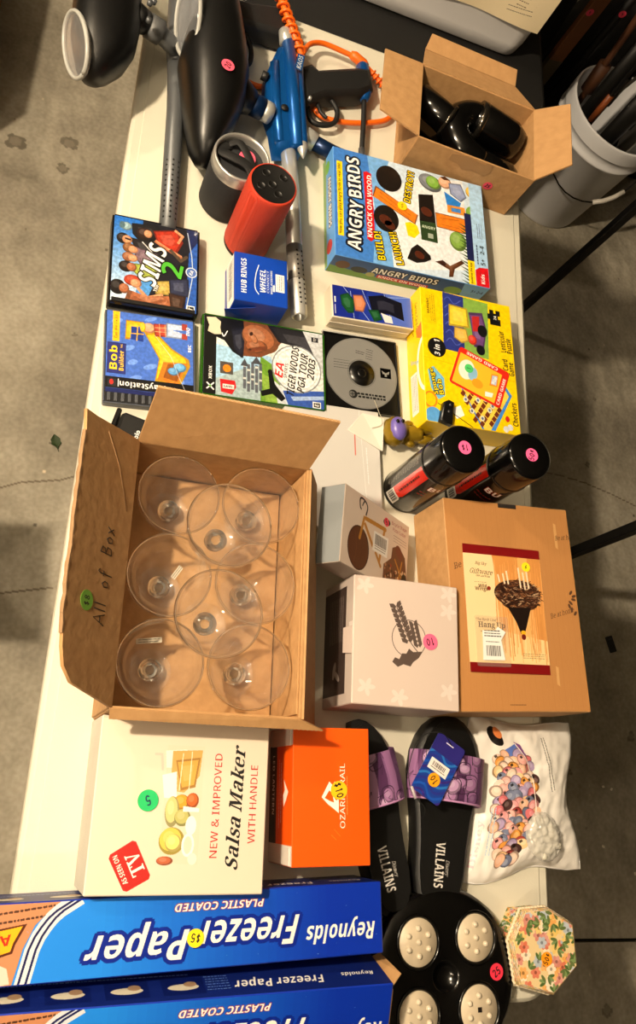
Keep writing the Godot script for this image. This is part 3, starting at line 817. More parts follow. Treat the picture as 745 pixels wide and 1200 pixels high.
	flap(c, km, Vector3(w / 2, hh, d / 2), Vector3(w / 2, hh, -d / 2), Vector3(.042, .046, -.012), Vector3(.042, .045, .010), th)
	flap(c, km, Vector3(w / 2, hh, -d / 2), Vector3(-w / 2, hh, -d / 2), Vector3(-.028, -.020, -.06), Vector3(.012, -.020, -.06), th)
	flap(c, km, Vector3(w / 2 - .028, hh - .020, -d / 2 - .062), Vector3(-w / 2 + .012, hh - .020, -d / 2 - .062), Vector3(-.004, .012, -.026), Vector3(.006, .012, -.026), th)
	var tp := mb(); tp.slab([Vector2(-.045, -.088), Vector2(-.02, -.094), Vector2(.012, -.090), Vector2(.030, -.094), Vector2(.034, -.078), Vector2(.026, -.066), Vector2(.006, -.070), Vector2(-.014, -.064), Vector2(-.026, -.072), Vector2(-.044, -.074)], 0, .0007, 0)
	part("torn_paper", tp, mat("torn_kraft", Color(.62, .47, .30), .85), c, "torn patch where tape was pulled off").transform = Transform3D(Basis(Vector3(1, 0, 0), deg_to_rad(90)), Vector3(0, 0, d / 2 + .0016))
	sticker(c, Transform3D(Basis(Vector3(1, 0, 0), deg_to_rad(90)), Vector3(.046, .050, d / 2 + .0019)), .0085, Color(.88, .28, .38), "25", 10, "pink round price sticker", 6.5)
	var gl := mat("gloss_black", Color(.012, .012, .013), .12)
	var chrome := mat("ring_metal", Color(.30, .28, .25), .15, .9)
	var k := thing("forked_tool", "glossy black two-pronged tool lying inside the open kraft box", "tool", at(.557, 0, .199), -2.6)
	part("handle", mb().tube([Vector3(-.107, .066, -.040), Vector3(-.103, .066, -.039), Vector3(-.06, .067, -.016), Vector3(-.030, .066, .000)], [.016, .025, .026, .028], 20, .9), gl, k)
	part("yoke", mb().tube(spline([Vector3(.040, .064, -.034), Vector3(.005, .067, -.040), Vector3(-.025, .068, -.022), Vector3(-.032, .066, .010), Vector3(-.012, .062, .036), Vector3(.02, .056, .044)]), .026, 16), gl, k)
	part("prong", mb().tube([Vector3(.0, .064, -.038), Vector3(.02, .064, -.036), Vector3(.080, .060, -.026), Vector3(.096, .058, -.023), Vector3(.103, .056, -.022)], [.026, .034, .034, .027, .010], 20), gl, k)
	part("prong", mb().tube([Vector3(.0, .050, .040), Vector3(.02, .050, .042), Vector3(.078, .046, .045), Vector3(.092, .044, .046), Vector3(.098, .042, .046)], [.022, .029, .029, .022, .008], 20), gl, k)
	part("clamp_ring", mb().tube([Vector3(.010, .064, -.037), Vector3(.019, .064, -.036)], .0352, 24), chrome, k)
	part("clamp_ring", mb().tube([Vector3(.0, .050, .0395), Vector3(.009, .050, .0405)], .0295, 24), chrome, k)
	part("handle_ring", mb().tube([Vector3(-.048, .0668, -.0095), Vector3(-.043, .0668, -.007)], .0290, 20), chrome, k)
	part("base_block", mb().rbox(Vector3(-.01, .0155, .004), Vector3(.15, .023, .09), .006), gl, k)

func kraft():
	if mats.has("kraft"): return
	var m := mat("kraft", Color.WHITE, .78)
	m.albedo_texture = noise_tex(.02, [[0.0, Color(.655, .49, .31)], [.5, Color(.69, .525, .335)], [1.0, Color(.725, .56, .37)]], 512, 7, 5)
	m.uv1_triplanar = true; m.uv1_scale = Vector3(5, 5, 5)
	m.normal_enabled = true; m.normal_texture = noise_tex(.05, [], 256, 8, 3, true, 3.0); m.normal_scale = .15

func flap(parent: Node, m: Material, a: Vector3, b: Vector3, oa: Vector3, ob: Vector3, th: float, called := "flap") -> MeshInstance3D:   # board hinged on a-b
	var n := (b - a).cross((oa + ob) / 2.0).normalized() * th * .5
	var st := mb(); st.smooth(false)
	var p := [a, b, b + ob, a + oa]
	st.quad(p[0] + n, p[1] + n, p[2] + n, p[3] + n)
	st.quad(p[3] - n, p[2] - n, p[1] - n, p[0] - n)
	for i in 4: st.quad(p[i] - n, p[(i + 1) % 4] - n, p[(i + 1) % 4] + n, p[i] + n)
	return part(called, st, m, parent)

func corrugation(parent: Node, a: Vector3, b: Vector3, n: Vector3, th: float):   # the wavy paper seen in the cut edge of a board
	var cnt := int(a.distance_to(b) / .0026)
	var pts := []
	for i in cnt + 1: pts.append(a.lerp(b, float(i) / cnt) + n * th * .32 * (1 if i % 2 == 0 else -1))
	part("corrugated_edge", mb().tube(pts, .0006, 5), mat("corrugation", Color(.80, .66, .48), .85), parent)

# ================================================================ two cylindrical speakers
func build_speakers():
	var s := thing("fabric_speaker", "dark grey fabric speaker with silver ring and carry strap", "speaker", at(.1555, 0, .4285))
	var fab := mat("grey_fabric", Color.WHITE, .9)
	fab.albedo_texture = noise_tex(.12, [[0.0, Color(.05, .055, .062)], [.5, Color(.10, .105, .115)], [1.0, Color(.19, .20, .215)]], 512, 41, 3)
	fab.uv1_triplanar = true; fab.uv1_scale = Vector3(12, 12, 12)
	part("body", mb().lathe([Vector2(0, 0), Vector2(.038, 0), Vector2(.041, .003), Vector2(.0415, .082)], 40), fab, s)
	part("silver_ring", mb().lathe([Vector2(.0415, .082), Vector2(.0422, .084), Vector2(.0422, .100), Vector2(.0412, .1035), Vector2(.0385, .1035), Vector2(.0372, .098), Vector2(.0365, .090)], 40), mat("brushed_silver", Color(.74, .73, .71), .32, .7), s)
	part("fabric_top", mb().lathe([Vector2(.0366, .090), Vector2(.03, .0915), Vector2(0, .092)], 40), fab, s)
	var strap := mb()
	var sp := spline([Vector3(-.020, .093, -.024), Vector3(-.030, .098, -.004), Vector3(-.014, .104, .006), Vector3(.008, .103, .012), Vector3(.022, .097, .026)])
	strap.tube(sp, .0085, 8, .25)
	strap.tube(spline([Vector3(-.020, .093, -.024), Vector3(-.006, .104, -.022), Vector3(.010, .103, .0), Vector3(.022, .096, .026)]), .0065, 8, .25)
	part("strap", strap, mat("strap_black", Color(.03, .03, .03), .7), s)
	sticker(s, Transform3D(Basis(Vector3.RIGHT, deg_to_rad(12)), Vector3(.008, .0985, -.004)), .0125, Color(.95, .36, .46), "8", 0, "pink round price sticker")
	var r := thing("tube_speaker", "tall red mesh speaker with black button top", "speaker", at(.194, 0, .495))
	var rm := mat("red_mesh", Color(.78, .20, .07), .6)
	rm.normal_enabled = true
	var gi := Image.create(256, 256, false, Image.FORMAT_RGB8)
	for y in 256:
		for x in 256:
			var v := .5 + .5 * sin(x * TAU / 8.0) * sin(y * TAU / 8.0)
			gi.set_pixel(x, y, Color(v, v, v))
	gi.bump_map_to_normal_map(6.0)
	rm.normal_texture = ImageTexture.create_from_image(gi); rm.normal_scale = .8
	rm.uv1_triplanar = true; rm.uv1_scale = Vector3(20, 20, 20)
	part("mesh_body", mb().lathe([Vector2(.033, .006), Vector2(.0352, .010), Vector2(.0355, .134), Vector2(.0348, .141), Vector2(.0335, .1435), Vector2(.032, .1435)], 48), rm, r)
	part("base_ring", mb().lathe([Vector2(0, 0), Vector2(.032, 0), Vector2(.034, .002), Vector2(.034, .007)], 48), mat("rubber", Color(.02, .02, .02), .8), r)
	var tp := part("button_top", mb().lathe([Vector2(.0335, .1425), Vector2(.032, .142), Vector2(0, .1415)], 48), mat("matte_black", Color(.022, .021, .02), .5), r)
	for q in [[-.011, -.017], [-.001, 0.0], [.014, -.016], [-.017, .007], [.008, .014]]:
		var ring := mb(); ring.xf = lay(q[0], .1415, q[1])
		ring.lathe([Vector2(.0062, 0), Vector2(.0062, .0009), Vector2(.0054, .0009), Vector2(.0050, .0004), Vector2(0, .0004)], 20)
		part("button", ring, mat("button_black", Color(.05, .048, .045), .4), tp)

# ================================================================ discs, game cases, small blue carton
func jewel_case(called: String, label: String, pos: Vector3, yaw: float, w: float, h: float, d: float, cover: Pic, rim: Color, cat := "game case") -> Node3D:
	var t := thing(called, label, cat, pos, yaw)
	var bm := mat("case_%s" % rim.to_html(), rim, .22)
	part("tray", mb().slab(rounded(w, d, .003, 3), 0, h - .002, .0015), bm, t)
	part("cover_print", mb().slab(rounded(w - .006, d - .003, .0015, 2), h - .002, h - .0006, 0, Rect2(-w / 2 + .003, -d / 2 + .0015, w - .006, d - .003)), pm(cover, .35, .6), t)
	var cl := mat("case_clear", Color(.8, .82, .85, .3), .08); cl.transparency = BaseMaterial3D.TRANSPARENCY_ALPHA
	for s in [-1, 1]:
		part("lid_edge", mb().rbox(Vector3(s * (w / 2 - .0012), h - .0015, 0), Vector3(.0024, .003, d - .004), .0006), bm, t)
		part("lid_edge", mb().rbox(Vector3(0, h - .0015, s * (d / 2 - .001)), Vector3(w - .006, .003, .002), .0006), bm, t)
	return t

func build_media():
	var sky := Color(.30, .56, .83); var wh := Color(.95, .95, .94); var blk := Color(.05, .05, .06)
	# --- thick jewel case with a crowd on a blue ground
	var p := Pic.new(self, 120, 139, 3.2, sky)
	for i in 24: p.q([0, i * 6, 44 - i * .5, i * 6, 44 - i * .5, i * 6 + 6, 0, i * 6 + 6], Color(.13, .40, .75).lerp(Color(.82, .89, .95), clamp(i / 23.0, 0, 1)))
	p.q([40, 0, 120, 0, 120, 139, 46, 139, 60, 100, 40, 40], Color(.10, .10, .13))
	p.q([104, 0, 120, 0, 120, 139, 100, 139, 108, 110, 111, 60], Color(.06, .11, .30))
	p.q([108, 40, 120, 20, 120, 139, 104, 139], Color(.16, .33, .66))
	var skin := Color(.80, .55, .40); var skin2 := Color(.62, .37, .24)
	# a crowd in suits and bright tops
	p.pq([24, 8, 62, 4, 70, 22, 40, 40, 26, 26], Color(.10, .10, .11)); p.blob(17, 15, 8, 7, Color(.52, .63, .66)); p.ell(11, 14, 4, 6, Color(.30, .40, .44))
	p.pq([55, 14, 90, 5, 99, 25, 90, 45, 66, 40, 60, 28], Color(.66, .19, .12)); p.line([58, 30, 74, 40, 96, 50], 5, skin2); p.line([60, 30, 76, 39, 96, 48], 3, skin); p.line([86, 6, 98, 14, 92, 26], 4, skin); p.blob(43, 22, 12, 10, Color(.18, .11, .09)); p.blob(48, 21, 6, 6.5, skin); p.line([80, 40, 96, 56, 104, 48], 5, Color(.30, .25, .20))
	p.pq([22, 32, 44, 34, 70, 52, 60, 66, 30, 48], Color(.13, .12, .13)); p.line([40, 36, 58, 54], 1.6, Color(.8, .8, .8)); p.blob(13, 36, 9, 9, Color(.12, .10, .10)); p.blob(19, 37, 7, 7, skin); p.q([16, 34, 24, 35, 24, 38, 16, 37], Color(.08, .07, .08))
	p.pq([32, 46, 62, 52, 68, 74, 40, 76, 30, 62], Color(.44, .35, .40)); p.blob(22, 50, 9, 8, Color(.48, .30, .16)); p.blob(28, 52, 7, 6, skin); p.blob(22, 65, 9, 8, Color(.55, .34, .22)); p.blob(28, 66, 7, 6, skin)
	p.pq([30, 74, 60, 72, 66, 92, 40, 96, 30, 88], Color(.58, .63, .24)); p.blob(19, 81, 10, 9, Color(.12, .09, .09)); p.blob(27, 81, 7, 7, skin2)
	p.blob(29, 102, 12, 9, Color(.66, .22, .13)); p.blob(34, 106, 8, 7, skin); p.pq([56, 98, 82, 92, 84, 116, 62, 118], Color(.70, .60, .30)); p.line([36, 112, 50, 126, 70, 118], 5, skin); p.pq([80, 90, 108, 84, 110, 114, 82, 114], Color(.17, .19, .29))
	p.pq([24, 118, 50, 124, 84, 116, 98, 128, 92, 139, 18, 139], skin2); p.blob(9, 116, 11, 12, Color(.09, .07, .07)); p.blob(18, 117, 7, 8, skin2); p.line([30, 128, 52, 136, 74, 126], 5, Color(.52, .30, .19)); p.pq([80, 112, 104, 114, 100, 139, 84, 139], Color(.24, .16, .12))
	p.grain(.22, .05)
	p.curve([105, 6, 112, 45, 113, 85, 106, 132], 1.3, Color(.75, .80, .86))
	p.ell(112, 72, 8.5, 8.5, Color(.82, .85, .9)); p.ell(112, 72, 7, 7, Color(.30, .42, .68)); p.text("EA", 112, 72, 5, -70, wh, {"slant": .2})
	p.text("SIMS", 56, 70, 27, -76, wh, {"fit": 66.0, "slant": .18, "line": 1.6}); p.text("2", 84, 73, 30, -80, Color(.30, .68, .20), {"fit": 22.0, "line": 1.6}); p.text("The", 62, 108, 5, -76, wh, {"line": .7})
	p.rect(106, 127, 12, 11, wh); p.rect(107.5, 128.5, 9, 8, blk); p.text("T", 112, 132.5, 6.5, -75, wh)
	p.text("PC", 117, 5, 3, -75, wh)
	var sims := jewel_case("game_case", "thick jewel case with a crowd of people on blue cover", at(.062, 0, .588), 4.5, .126, .024, .142, p, Color(.035, .035, .045))
	part("hinge_bar", mb().rbox(Vector3(0, .0225, .0665), Vector3(.118, .003, .007), .001), mat("matte_black", Color(.022, .021, .02), .5), sims)
	# --- thinner jewel case with a yellow digger on a blue ground
	p = Pic.new(self, 120, 139, 3.2, Color(.27, .42, .78))
	for q in [[30, 55, 9, 4], [60, 80, 10, 4], [88, 20, 7, 5], [40, 100, 9, 4], [100, 100, 8, 5], [14, 15, 8, 4], [60, 6, 9, 3], [36, 76, 7, 4]]: p.ell(q[0], q[1], q[2], q[3], Color(.42, .58, .90), -20)
	p.rect(8, 0, 9.5, 47, Color(.96, .72, .10)); p.text("Can We Fix It?", 12.7, 24, 3.4, -90, Color(.15, .10, .08), {"fit": 36.0, "bold": false})
	p.rect(1.5, 49, 25, 47, Color(.10, .12, .38)); p.rect(2.5, 50, 23, 45, Color(.16, .18, .45))
	p.text("Bob", 9.5, 72, 10, -90, Color(.98, .80, .12), {"fit": 36.0}); p.text("Builder", 20.5, 76, 6, -90, Color(.98, .80, .12), {"fit": 30.0}); p.text("THE", 20.5, 54, 2.4, -90, Color(.98, .80, .12))
	# digger: boom, cab, bucket (no faces)
	p.pq([26, 12, 50, 12, 52, 19, 32, 20, 32, 42, 25, 42], Color(.93, .68, .10)); p.q([33, 21, 50, 21, 50, 43, 33, 41], Color(.12, .22, .55)); p.line([33, 32, 50, 31], 1.4, Color(.93, .68, .10)); p.line([42, 21, 41, 42], 1.4, Color(.93, .68, .10))
	p.pq([50, 26, 64, 22, 90, 48, 114, 62, 116, 72, 98, 112, 66, 103, 72, 66], Color(.96, .74, .14)); p.q([78, 70, 112, 68, 98, 104, 70, 98], Color(.78, .46, .14)); p.q([84, 72, 108, 71, 97, 98, 78, 94], Color(.55, .31, .10))
	p.blob(101, 76, 9, 7, Color(.40, .66, .86)); p.blob(92, 83, 8, 6, Color(.36, .60, .82))
	p.blob(58, 20, 9, 8, Color(.90, .62, .48)); p.blob(49, 20, 4, 8, Color(.95, .74, .16)); p.pq([64, 12, 86, 10, 88, 30, 66, 32], Color(.68, .24, .18)); p.line([66, 18, 86, 16], .8, Color(.9, .7, .5)); p.line([66, 24, 86, 23], .8, Color(.9, .7, .5)); p.line([72, 11, 73, 31], .8, Color(.9, .7, .5)); p.line([80, 11, 81, 31], .8, Color(.9, .7, .5)); p.pq([82, 8, 106, 8, 107, 17, 90, 18, 90, 21, 107, 22, 106, 31, 82, 31], Color(.72, .78, .90)); p.q([104, 6, 112, 6, 112, 16, 104, 16], Color(.62, .24, .20)); p.q([104, 22, 112, 22, 112, 31, 104, 31], Color(.62, .24, .20))
	p.text("THQ", 113.5, 18, 5, -90, wh, {"slant": .3}); p.text("BBC", 115, 44, 4.5, -90, wh)
	p.rect(0, 101, 120, 17, blk); p.rect(3, 104, 11, 10.5, Color(.16, .16, .18)); p.ell(8, 109, 2.6, 4, Color(.80, .18, .16)); p.rect(16.5, 103.5, 1.2, 11.5, wh)
	p.text("PlayStation", 50, 109.5, 8, 180, wh, {"fit": 62.0})
	p.rect(0, 118, 120, 6, Color(.08, .12, .34)); p.rect(0, 124, 120, 15, Color(.10, .105, .12))
	p.curve([66, 30, 88, 60, 100, 92, 112, 118], .5, Color(.85, .88, .92))
	p.grain(.14, .05)
	var bob := jewel_case("game_case", "jewel case with yellow digger on blue cover and ribbed hinge", at(.0735, 0, .7335), 6.0, .126, .012, .142, p, Color(.30, .32, .36))
	for i in 13: part("hinge_rib", mb().rbox(Vector3(-.055 + i * .0092, .0120, .0615), Vector3(.0045, .0024, .0125), .0008), mat("rib_grey", Color(.30, .31, .33), .3), bob)
	# --- green keep case
	p = Pic.new(self, 182, 126, 3.0, Color(.86, .88, .87))
	p.rect(0, 0, 18, 126, Color(.055, .06, .055)); p.text("XBOX", 10, 92, 4.6, -90, wh, {"fit": 21.0})
	p.line([5, 108, 15, 118], 2.2, wh); p.line([5, 118, 15, 108], 2.2, wh); p.ell(10, 113, 1.6, 1.6, Color(.3, .7, .2))
	p.q([18, 45, 60, 50, 100, 52, 120, 126, 18, 126], Color(.62, .78, .90)); p.q([18, 100, 60, 78, 104, 62, 122, 126, 18, 126], Color(.62, .70, .72))
	p.q([84, 54, 104, 66, 124, 126, 84, 126], Color(.40, .58, .18)); p.q([84, 80, 110, 92, 118, 126, 92, 126], Color(.52, .66, .26))
	p.q([18, 0, 62, 0, 62, 20, 58, 62, 42, 54, 30, 38, 18, 34], Color(.055, .055, .07)); p.pq([40, 18, 58, 10, 62, 50, 55, 62, 44, 50], Color(.11, .12, .18)); p.curve([26, 26, 29, 31, 34, 22], 1.6, wh)
	p.q([58, 0, 94, 0, 118, 24, 104, 44, 84, 56, 58, 58, 60, 30], Color(.44, .25, .15)); p.blob(84, 26, 29, 22, Color(.62, .38, .24), 20); p.blob(78, 40, 17, 11, Color(.58, .34, .21), -10); p.blob(74, 27, 9, 5, Color(.66, .42, .28), 60); p.q([66, 44, 92, 36, 92, 42, 68, 50], Color(.42, .22, .14)); p.ell(70, 20, 2.6, 3.5, Color(.22, .12, .08), 30); p.ell(68, 46, 2.4, 1.6, Color(.22, .12, .08))
	p.pq([94, 0, 182, 0, 182, 60, 150, 30, 112, 26], Color(.13, .13, .16)); p.q([150, 0, 182, 0, 182, 70, 168, 40], Color(.76, .78, .80))
	p.q([104, 90, 130, 108, 150, 126, 110, 126], Color(.80, .83, .86)); p.q([118, 104, 182, 96, 182, 126, 126, 126], Color(.20, .33, .66)); p.q([130, 112, 182, 104, 182, 110, 134, 118], Color(.62, .72, .88))
	for i in 5: p.rect(58 + i * 6, 66 + (i % 2) * 4, 4.4, 44, Color(.34, .36, .40)); p.rect(58 + i * 6, 72 + (i % 3) * 6, 4.4, 3, Color(.80, .80, .78)); p.rect(58 + i * 6, 92 + (i % 2) * 6, 4.4, 3, Color(.78, .78, .76))
	p.q([54, 74, 60, 62, 66, 74], Color(.26, .27, .30)); p.q([70, 68, 78, 56, 86, 68], Color(.26, .27, .30))
	p.q([96, 80, 102, 78, 106, 96, 122, 116, 116, 122, 102, 112, 86, 118, 84, 110, 98, 104], Color(.04, .045, .05)); p.ell(99, 77, 4, 4, Color(.05, .05, .05))
	p.rect(24, 72, 19, 19, Color(.30, .28, .26)); p.ell(34, 82, 6, 6, Color(.92, .52, .12)); p.q([24, 100, 46, 100, 48, 110, 42, 122, 26, 120], Color(.75, .12, .13)); p.rect(28, 107, 17, 7, Color(.90, .85, .82)); p.text("GAME", 36, 110.5, 3, 0, Color(.1, .1, .2), {"fit": 13.0})
	p.ell(140, 66, 39, 39, Color(.52, .54, .56)); p.ell(140, 66, 37, 37, Color(.90, .91, .91)); p.ell(140, 66, 33.5, 33.5, Color(.75, .77, .78)); p.ell(140, 66, 32.5, 32.5, Color(.93, .93, .92))
	p.text("EA", 113, 70, 12, -83, Color(.80, .10, .10), {"fit": 24.0, "slant": .3}); p.text("SPORTS", 123, 71, 4.6, -83, Color(.35, .35, .38), {"fit": 24.0})
	p.text("TIGER WOODS", 134, 70, 11.5, -83, blk, {"fit": 82.0, "slant": .2}); p.text("PGA TOUR", 149, 70, 11.5, -83, blk, {"fit": 64.0, "slant": .2}); p.text("2003", 163, 62, 11, -83, blk, {"fit": 34.0, "slant": .2})
	p.rect(164, 115, 13, 10, wh); p.rect(165.5, 116.5, 10, 7, blk); p.text("E", 170.5, 120, 6, -84, wh)
	p.rect(164, 8, 11, 8, Color(.15, .15, .18)); p.text("17", 169.5, 12, 4, -84, wh)
	p.grain(.16, .05)
	var xb := jewel_case("game_case", "green video game keep case with golfer cover", at(.2365, 0, .6985), 4.2, .188, .015, .129, p, Color(.14, .34, .05))
	var pt := mb()
	pt.slab([Vector2(-.088, -.058), Vector2(-.075, -.060), Vector2(-.067, -.054), Vector2(-.068, -.044), Vector2(-.066, -.034), Vector2(-.076, -.032), Vector2(-.086, -.036), Vector2(-.084, -.046)], .0148, .0156, 0)
	part("torn_label", pt, mat("torn_paper", Color(.82, .78, .68), .8), xb, "torn remains of a pale paper label")
	# --- black disc case with silver disc
	var c := thing("disc_case", "open black disc tray holding one silver disc", "disc case", at(.393, 0, .6765), 5.0)
	part("tray", mb().slab(rounded(.124, .128, .003, 3), 0, .0065, .0012), mat("tray_black", Color(.02, .02, .022), .3), c)
	for s in [-1, 1]:
		part("tray_rim", mb().rbox(Vector3(s * .0608, .007, 0), Vector3(.0024, .004, .126), .0006), mats["tray_black"], c)
		part("tray_rim", mb().rbox(Vector3(0, .007, s * .0628), Vector3(.124, .004, .0024), .0006), mats["tray_black"], c)
	var cl: Material = mats["case_clear"]
	part("clear_edge", mb().rbox(Vector3(.0, .0035, -.0665), Vector3(.124, .006, .003), .0006), cl, c)
	p = Pic.new(self, 120, 120, 4.2, Color(.63, .63, .62))
	p.ell(60, 60, 58, 58, Color(.68, .68, .67)); p.ell(60, 60, 24, 24, Color(.58, .58, .57)); p.ell(60, 60, 22.5, 22.5, Color(.64, .64, .63))
	var ink := Color(.20, .20, .20)
	p.lines(98, 100, 46, 2, 5, 180, ink, 3.2); p.ell(44, 97, 7, 7, ink); p.ell(42, 97, 4.6, 4.6, Color(.55, .55, .54)); p.line([39, 97, 47, 97], 1, ink); p.line([43, 93, 43, 101], 1, ink)
	p.lines(14, 42, 28, 4, 4.4, 0, Color(.40, .40, .40), .8); p.lines(52, 22, 14, 2, 3.4, 8, Color(.35, .35, .35), 1.2); p.lines(70, 17, 11, 5, 4, 8, Color(.38, .38, .38), .9)
	p.rect(92, 46, 18, 17, Color(.05, .05, .05)); p.q([94, 50, 101, 54, 108, 50, 106, 56, 103, 56, 103, 60, 99, 60, 99, 56, 96, 56], Color(.72, .72, .70))
	var dm := pm(p, .2); dm.metallic = .55; dm.anisotropy_enabled = false
	var dk := thing("compact_disc", "silver printed compact disc lying in the black tray", "disc", at(.3925, .0066, .6755), 5.0)
	var dmesh := mb()
	dmesh.lathe([Vector2(.0075, 0), Vector2(.06, 0), Vector2(.06, .0012)], 64)
	var face := mb()
	for i in 64:
		var a := TAU * i / 64; var b := TAU * (i + 1) / 64
		var pts := []
		for e in [[.0075, a], [.06, a], [.06, b], [.0075, b]]: pts.append(Vector3(e[0] * cos(e[1]), .0012, -e[0] * sin(e[1])))
		var u := func(v: Vector3): return Vector2(.5 + v.x / .12, .5 + v.z / .12)
		face.quad(pts[0], pts[1], pts[2], pts[3], u.call(pts[0]), u.call(pts[1]), u.call(pts[2]), u.call(pts[3]))
	part("underside", dmesh, mat("disc_silver", Color(.7, .7, .7), .2, .8), dk)
	part("printed_face", face, dm, dk)
	var hub := mb(); hub.lathe([Vector2(.0075, .0008), Vector2(.0215, .0013), Vector2(.0215, .0016), Vector2(.0075, .0016)], 40)
	part("centre_ring", hub, mats["tray_black"], dk)
	part("tray_hub", mb().lathe([Vector2(.007, .006), Vector2(.007, .009), Vector2(.005, .0095), Vector2(0, .0095)].map(func(q): return q), 20), mats["tray_black"], c).position = Vector3(-.0005, 0, -.001)
	# --- small blue carton
	var bl := Color(.02, .24, .66)
	p = Pic.new(self, 80, 80, 3.6, bl)
	p.text("HUB RINGS", 13, 38, 8.2, -90, wh, {"fit": 58.0}); p.text("WHEEL", 42, 42, 8.5, -90, wh, {"fit": 40.0, "slant": .15}); p.text("CONNECT", 50, 42, 3.2, -90, wh, {"fit": 38.0, "bold": false}); p.text("WHEEL ACCESSORIES", 55.5, 42, 3.0, -90, wh, {"fit": 40.0, "slant": .2})
	p.curve([36, 66, 30, 54, 32, 30, 36, 16], 1.3, wh); p.rect(62, 26, 14, 30, Color(.93, .93, .92)); p.lines(65, 53, 24, 4, 3, -90, Color(.35, .35, .38), .8); p.rect(60, 44, -1, 12, wh); p.rect(57.5, 46, 3.4, 11, Color(.9, .9, .9))
	var ps := Pic.new(self, 80, 55, 3.6, Color(.03, .20, .58))
	ps.q([0, 4, 80, 4, 80, 40, 0, 46], Color(.90, .90, .88)); ps.bars(6, 14, 62, 16, 0, Color(.08, .08, .1)); ps.lines(6, 34, 60, 2, 4, 0, Color(.3, .3, .3), .8); ps.lines(6, 9, 40, 1, 4, 0, Color(.3, .3, .3), 1.2)
	var hb := thing("carton", "small bright blue carton with white barcode label on its side", "box", at(.2105, 0, .590), 4.5)
	part("body", carton(Vector3(.080, .055, .080), .0008, {"top": pm(p, .4), "left": pm(ps, .4), "all": mat("carton_blue", bl, .45)}, mats["carton_blue"], .0006), null, hb)
	flap(hb, mat("carton_blue", bl, .45), Vector3(-.040, .006, .0405), Vector3(-.006, .004, .0412), Vector3(-.010, .030, .006), Vector3(0, .042, .0008), .0006, "loose_flap")

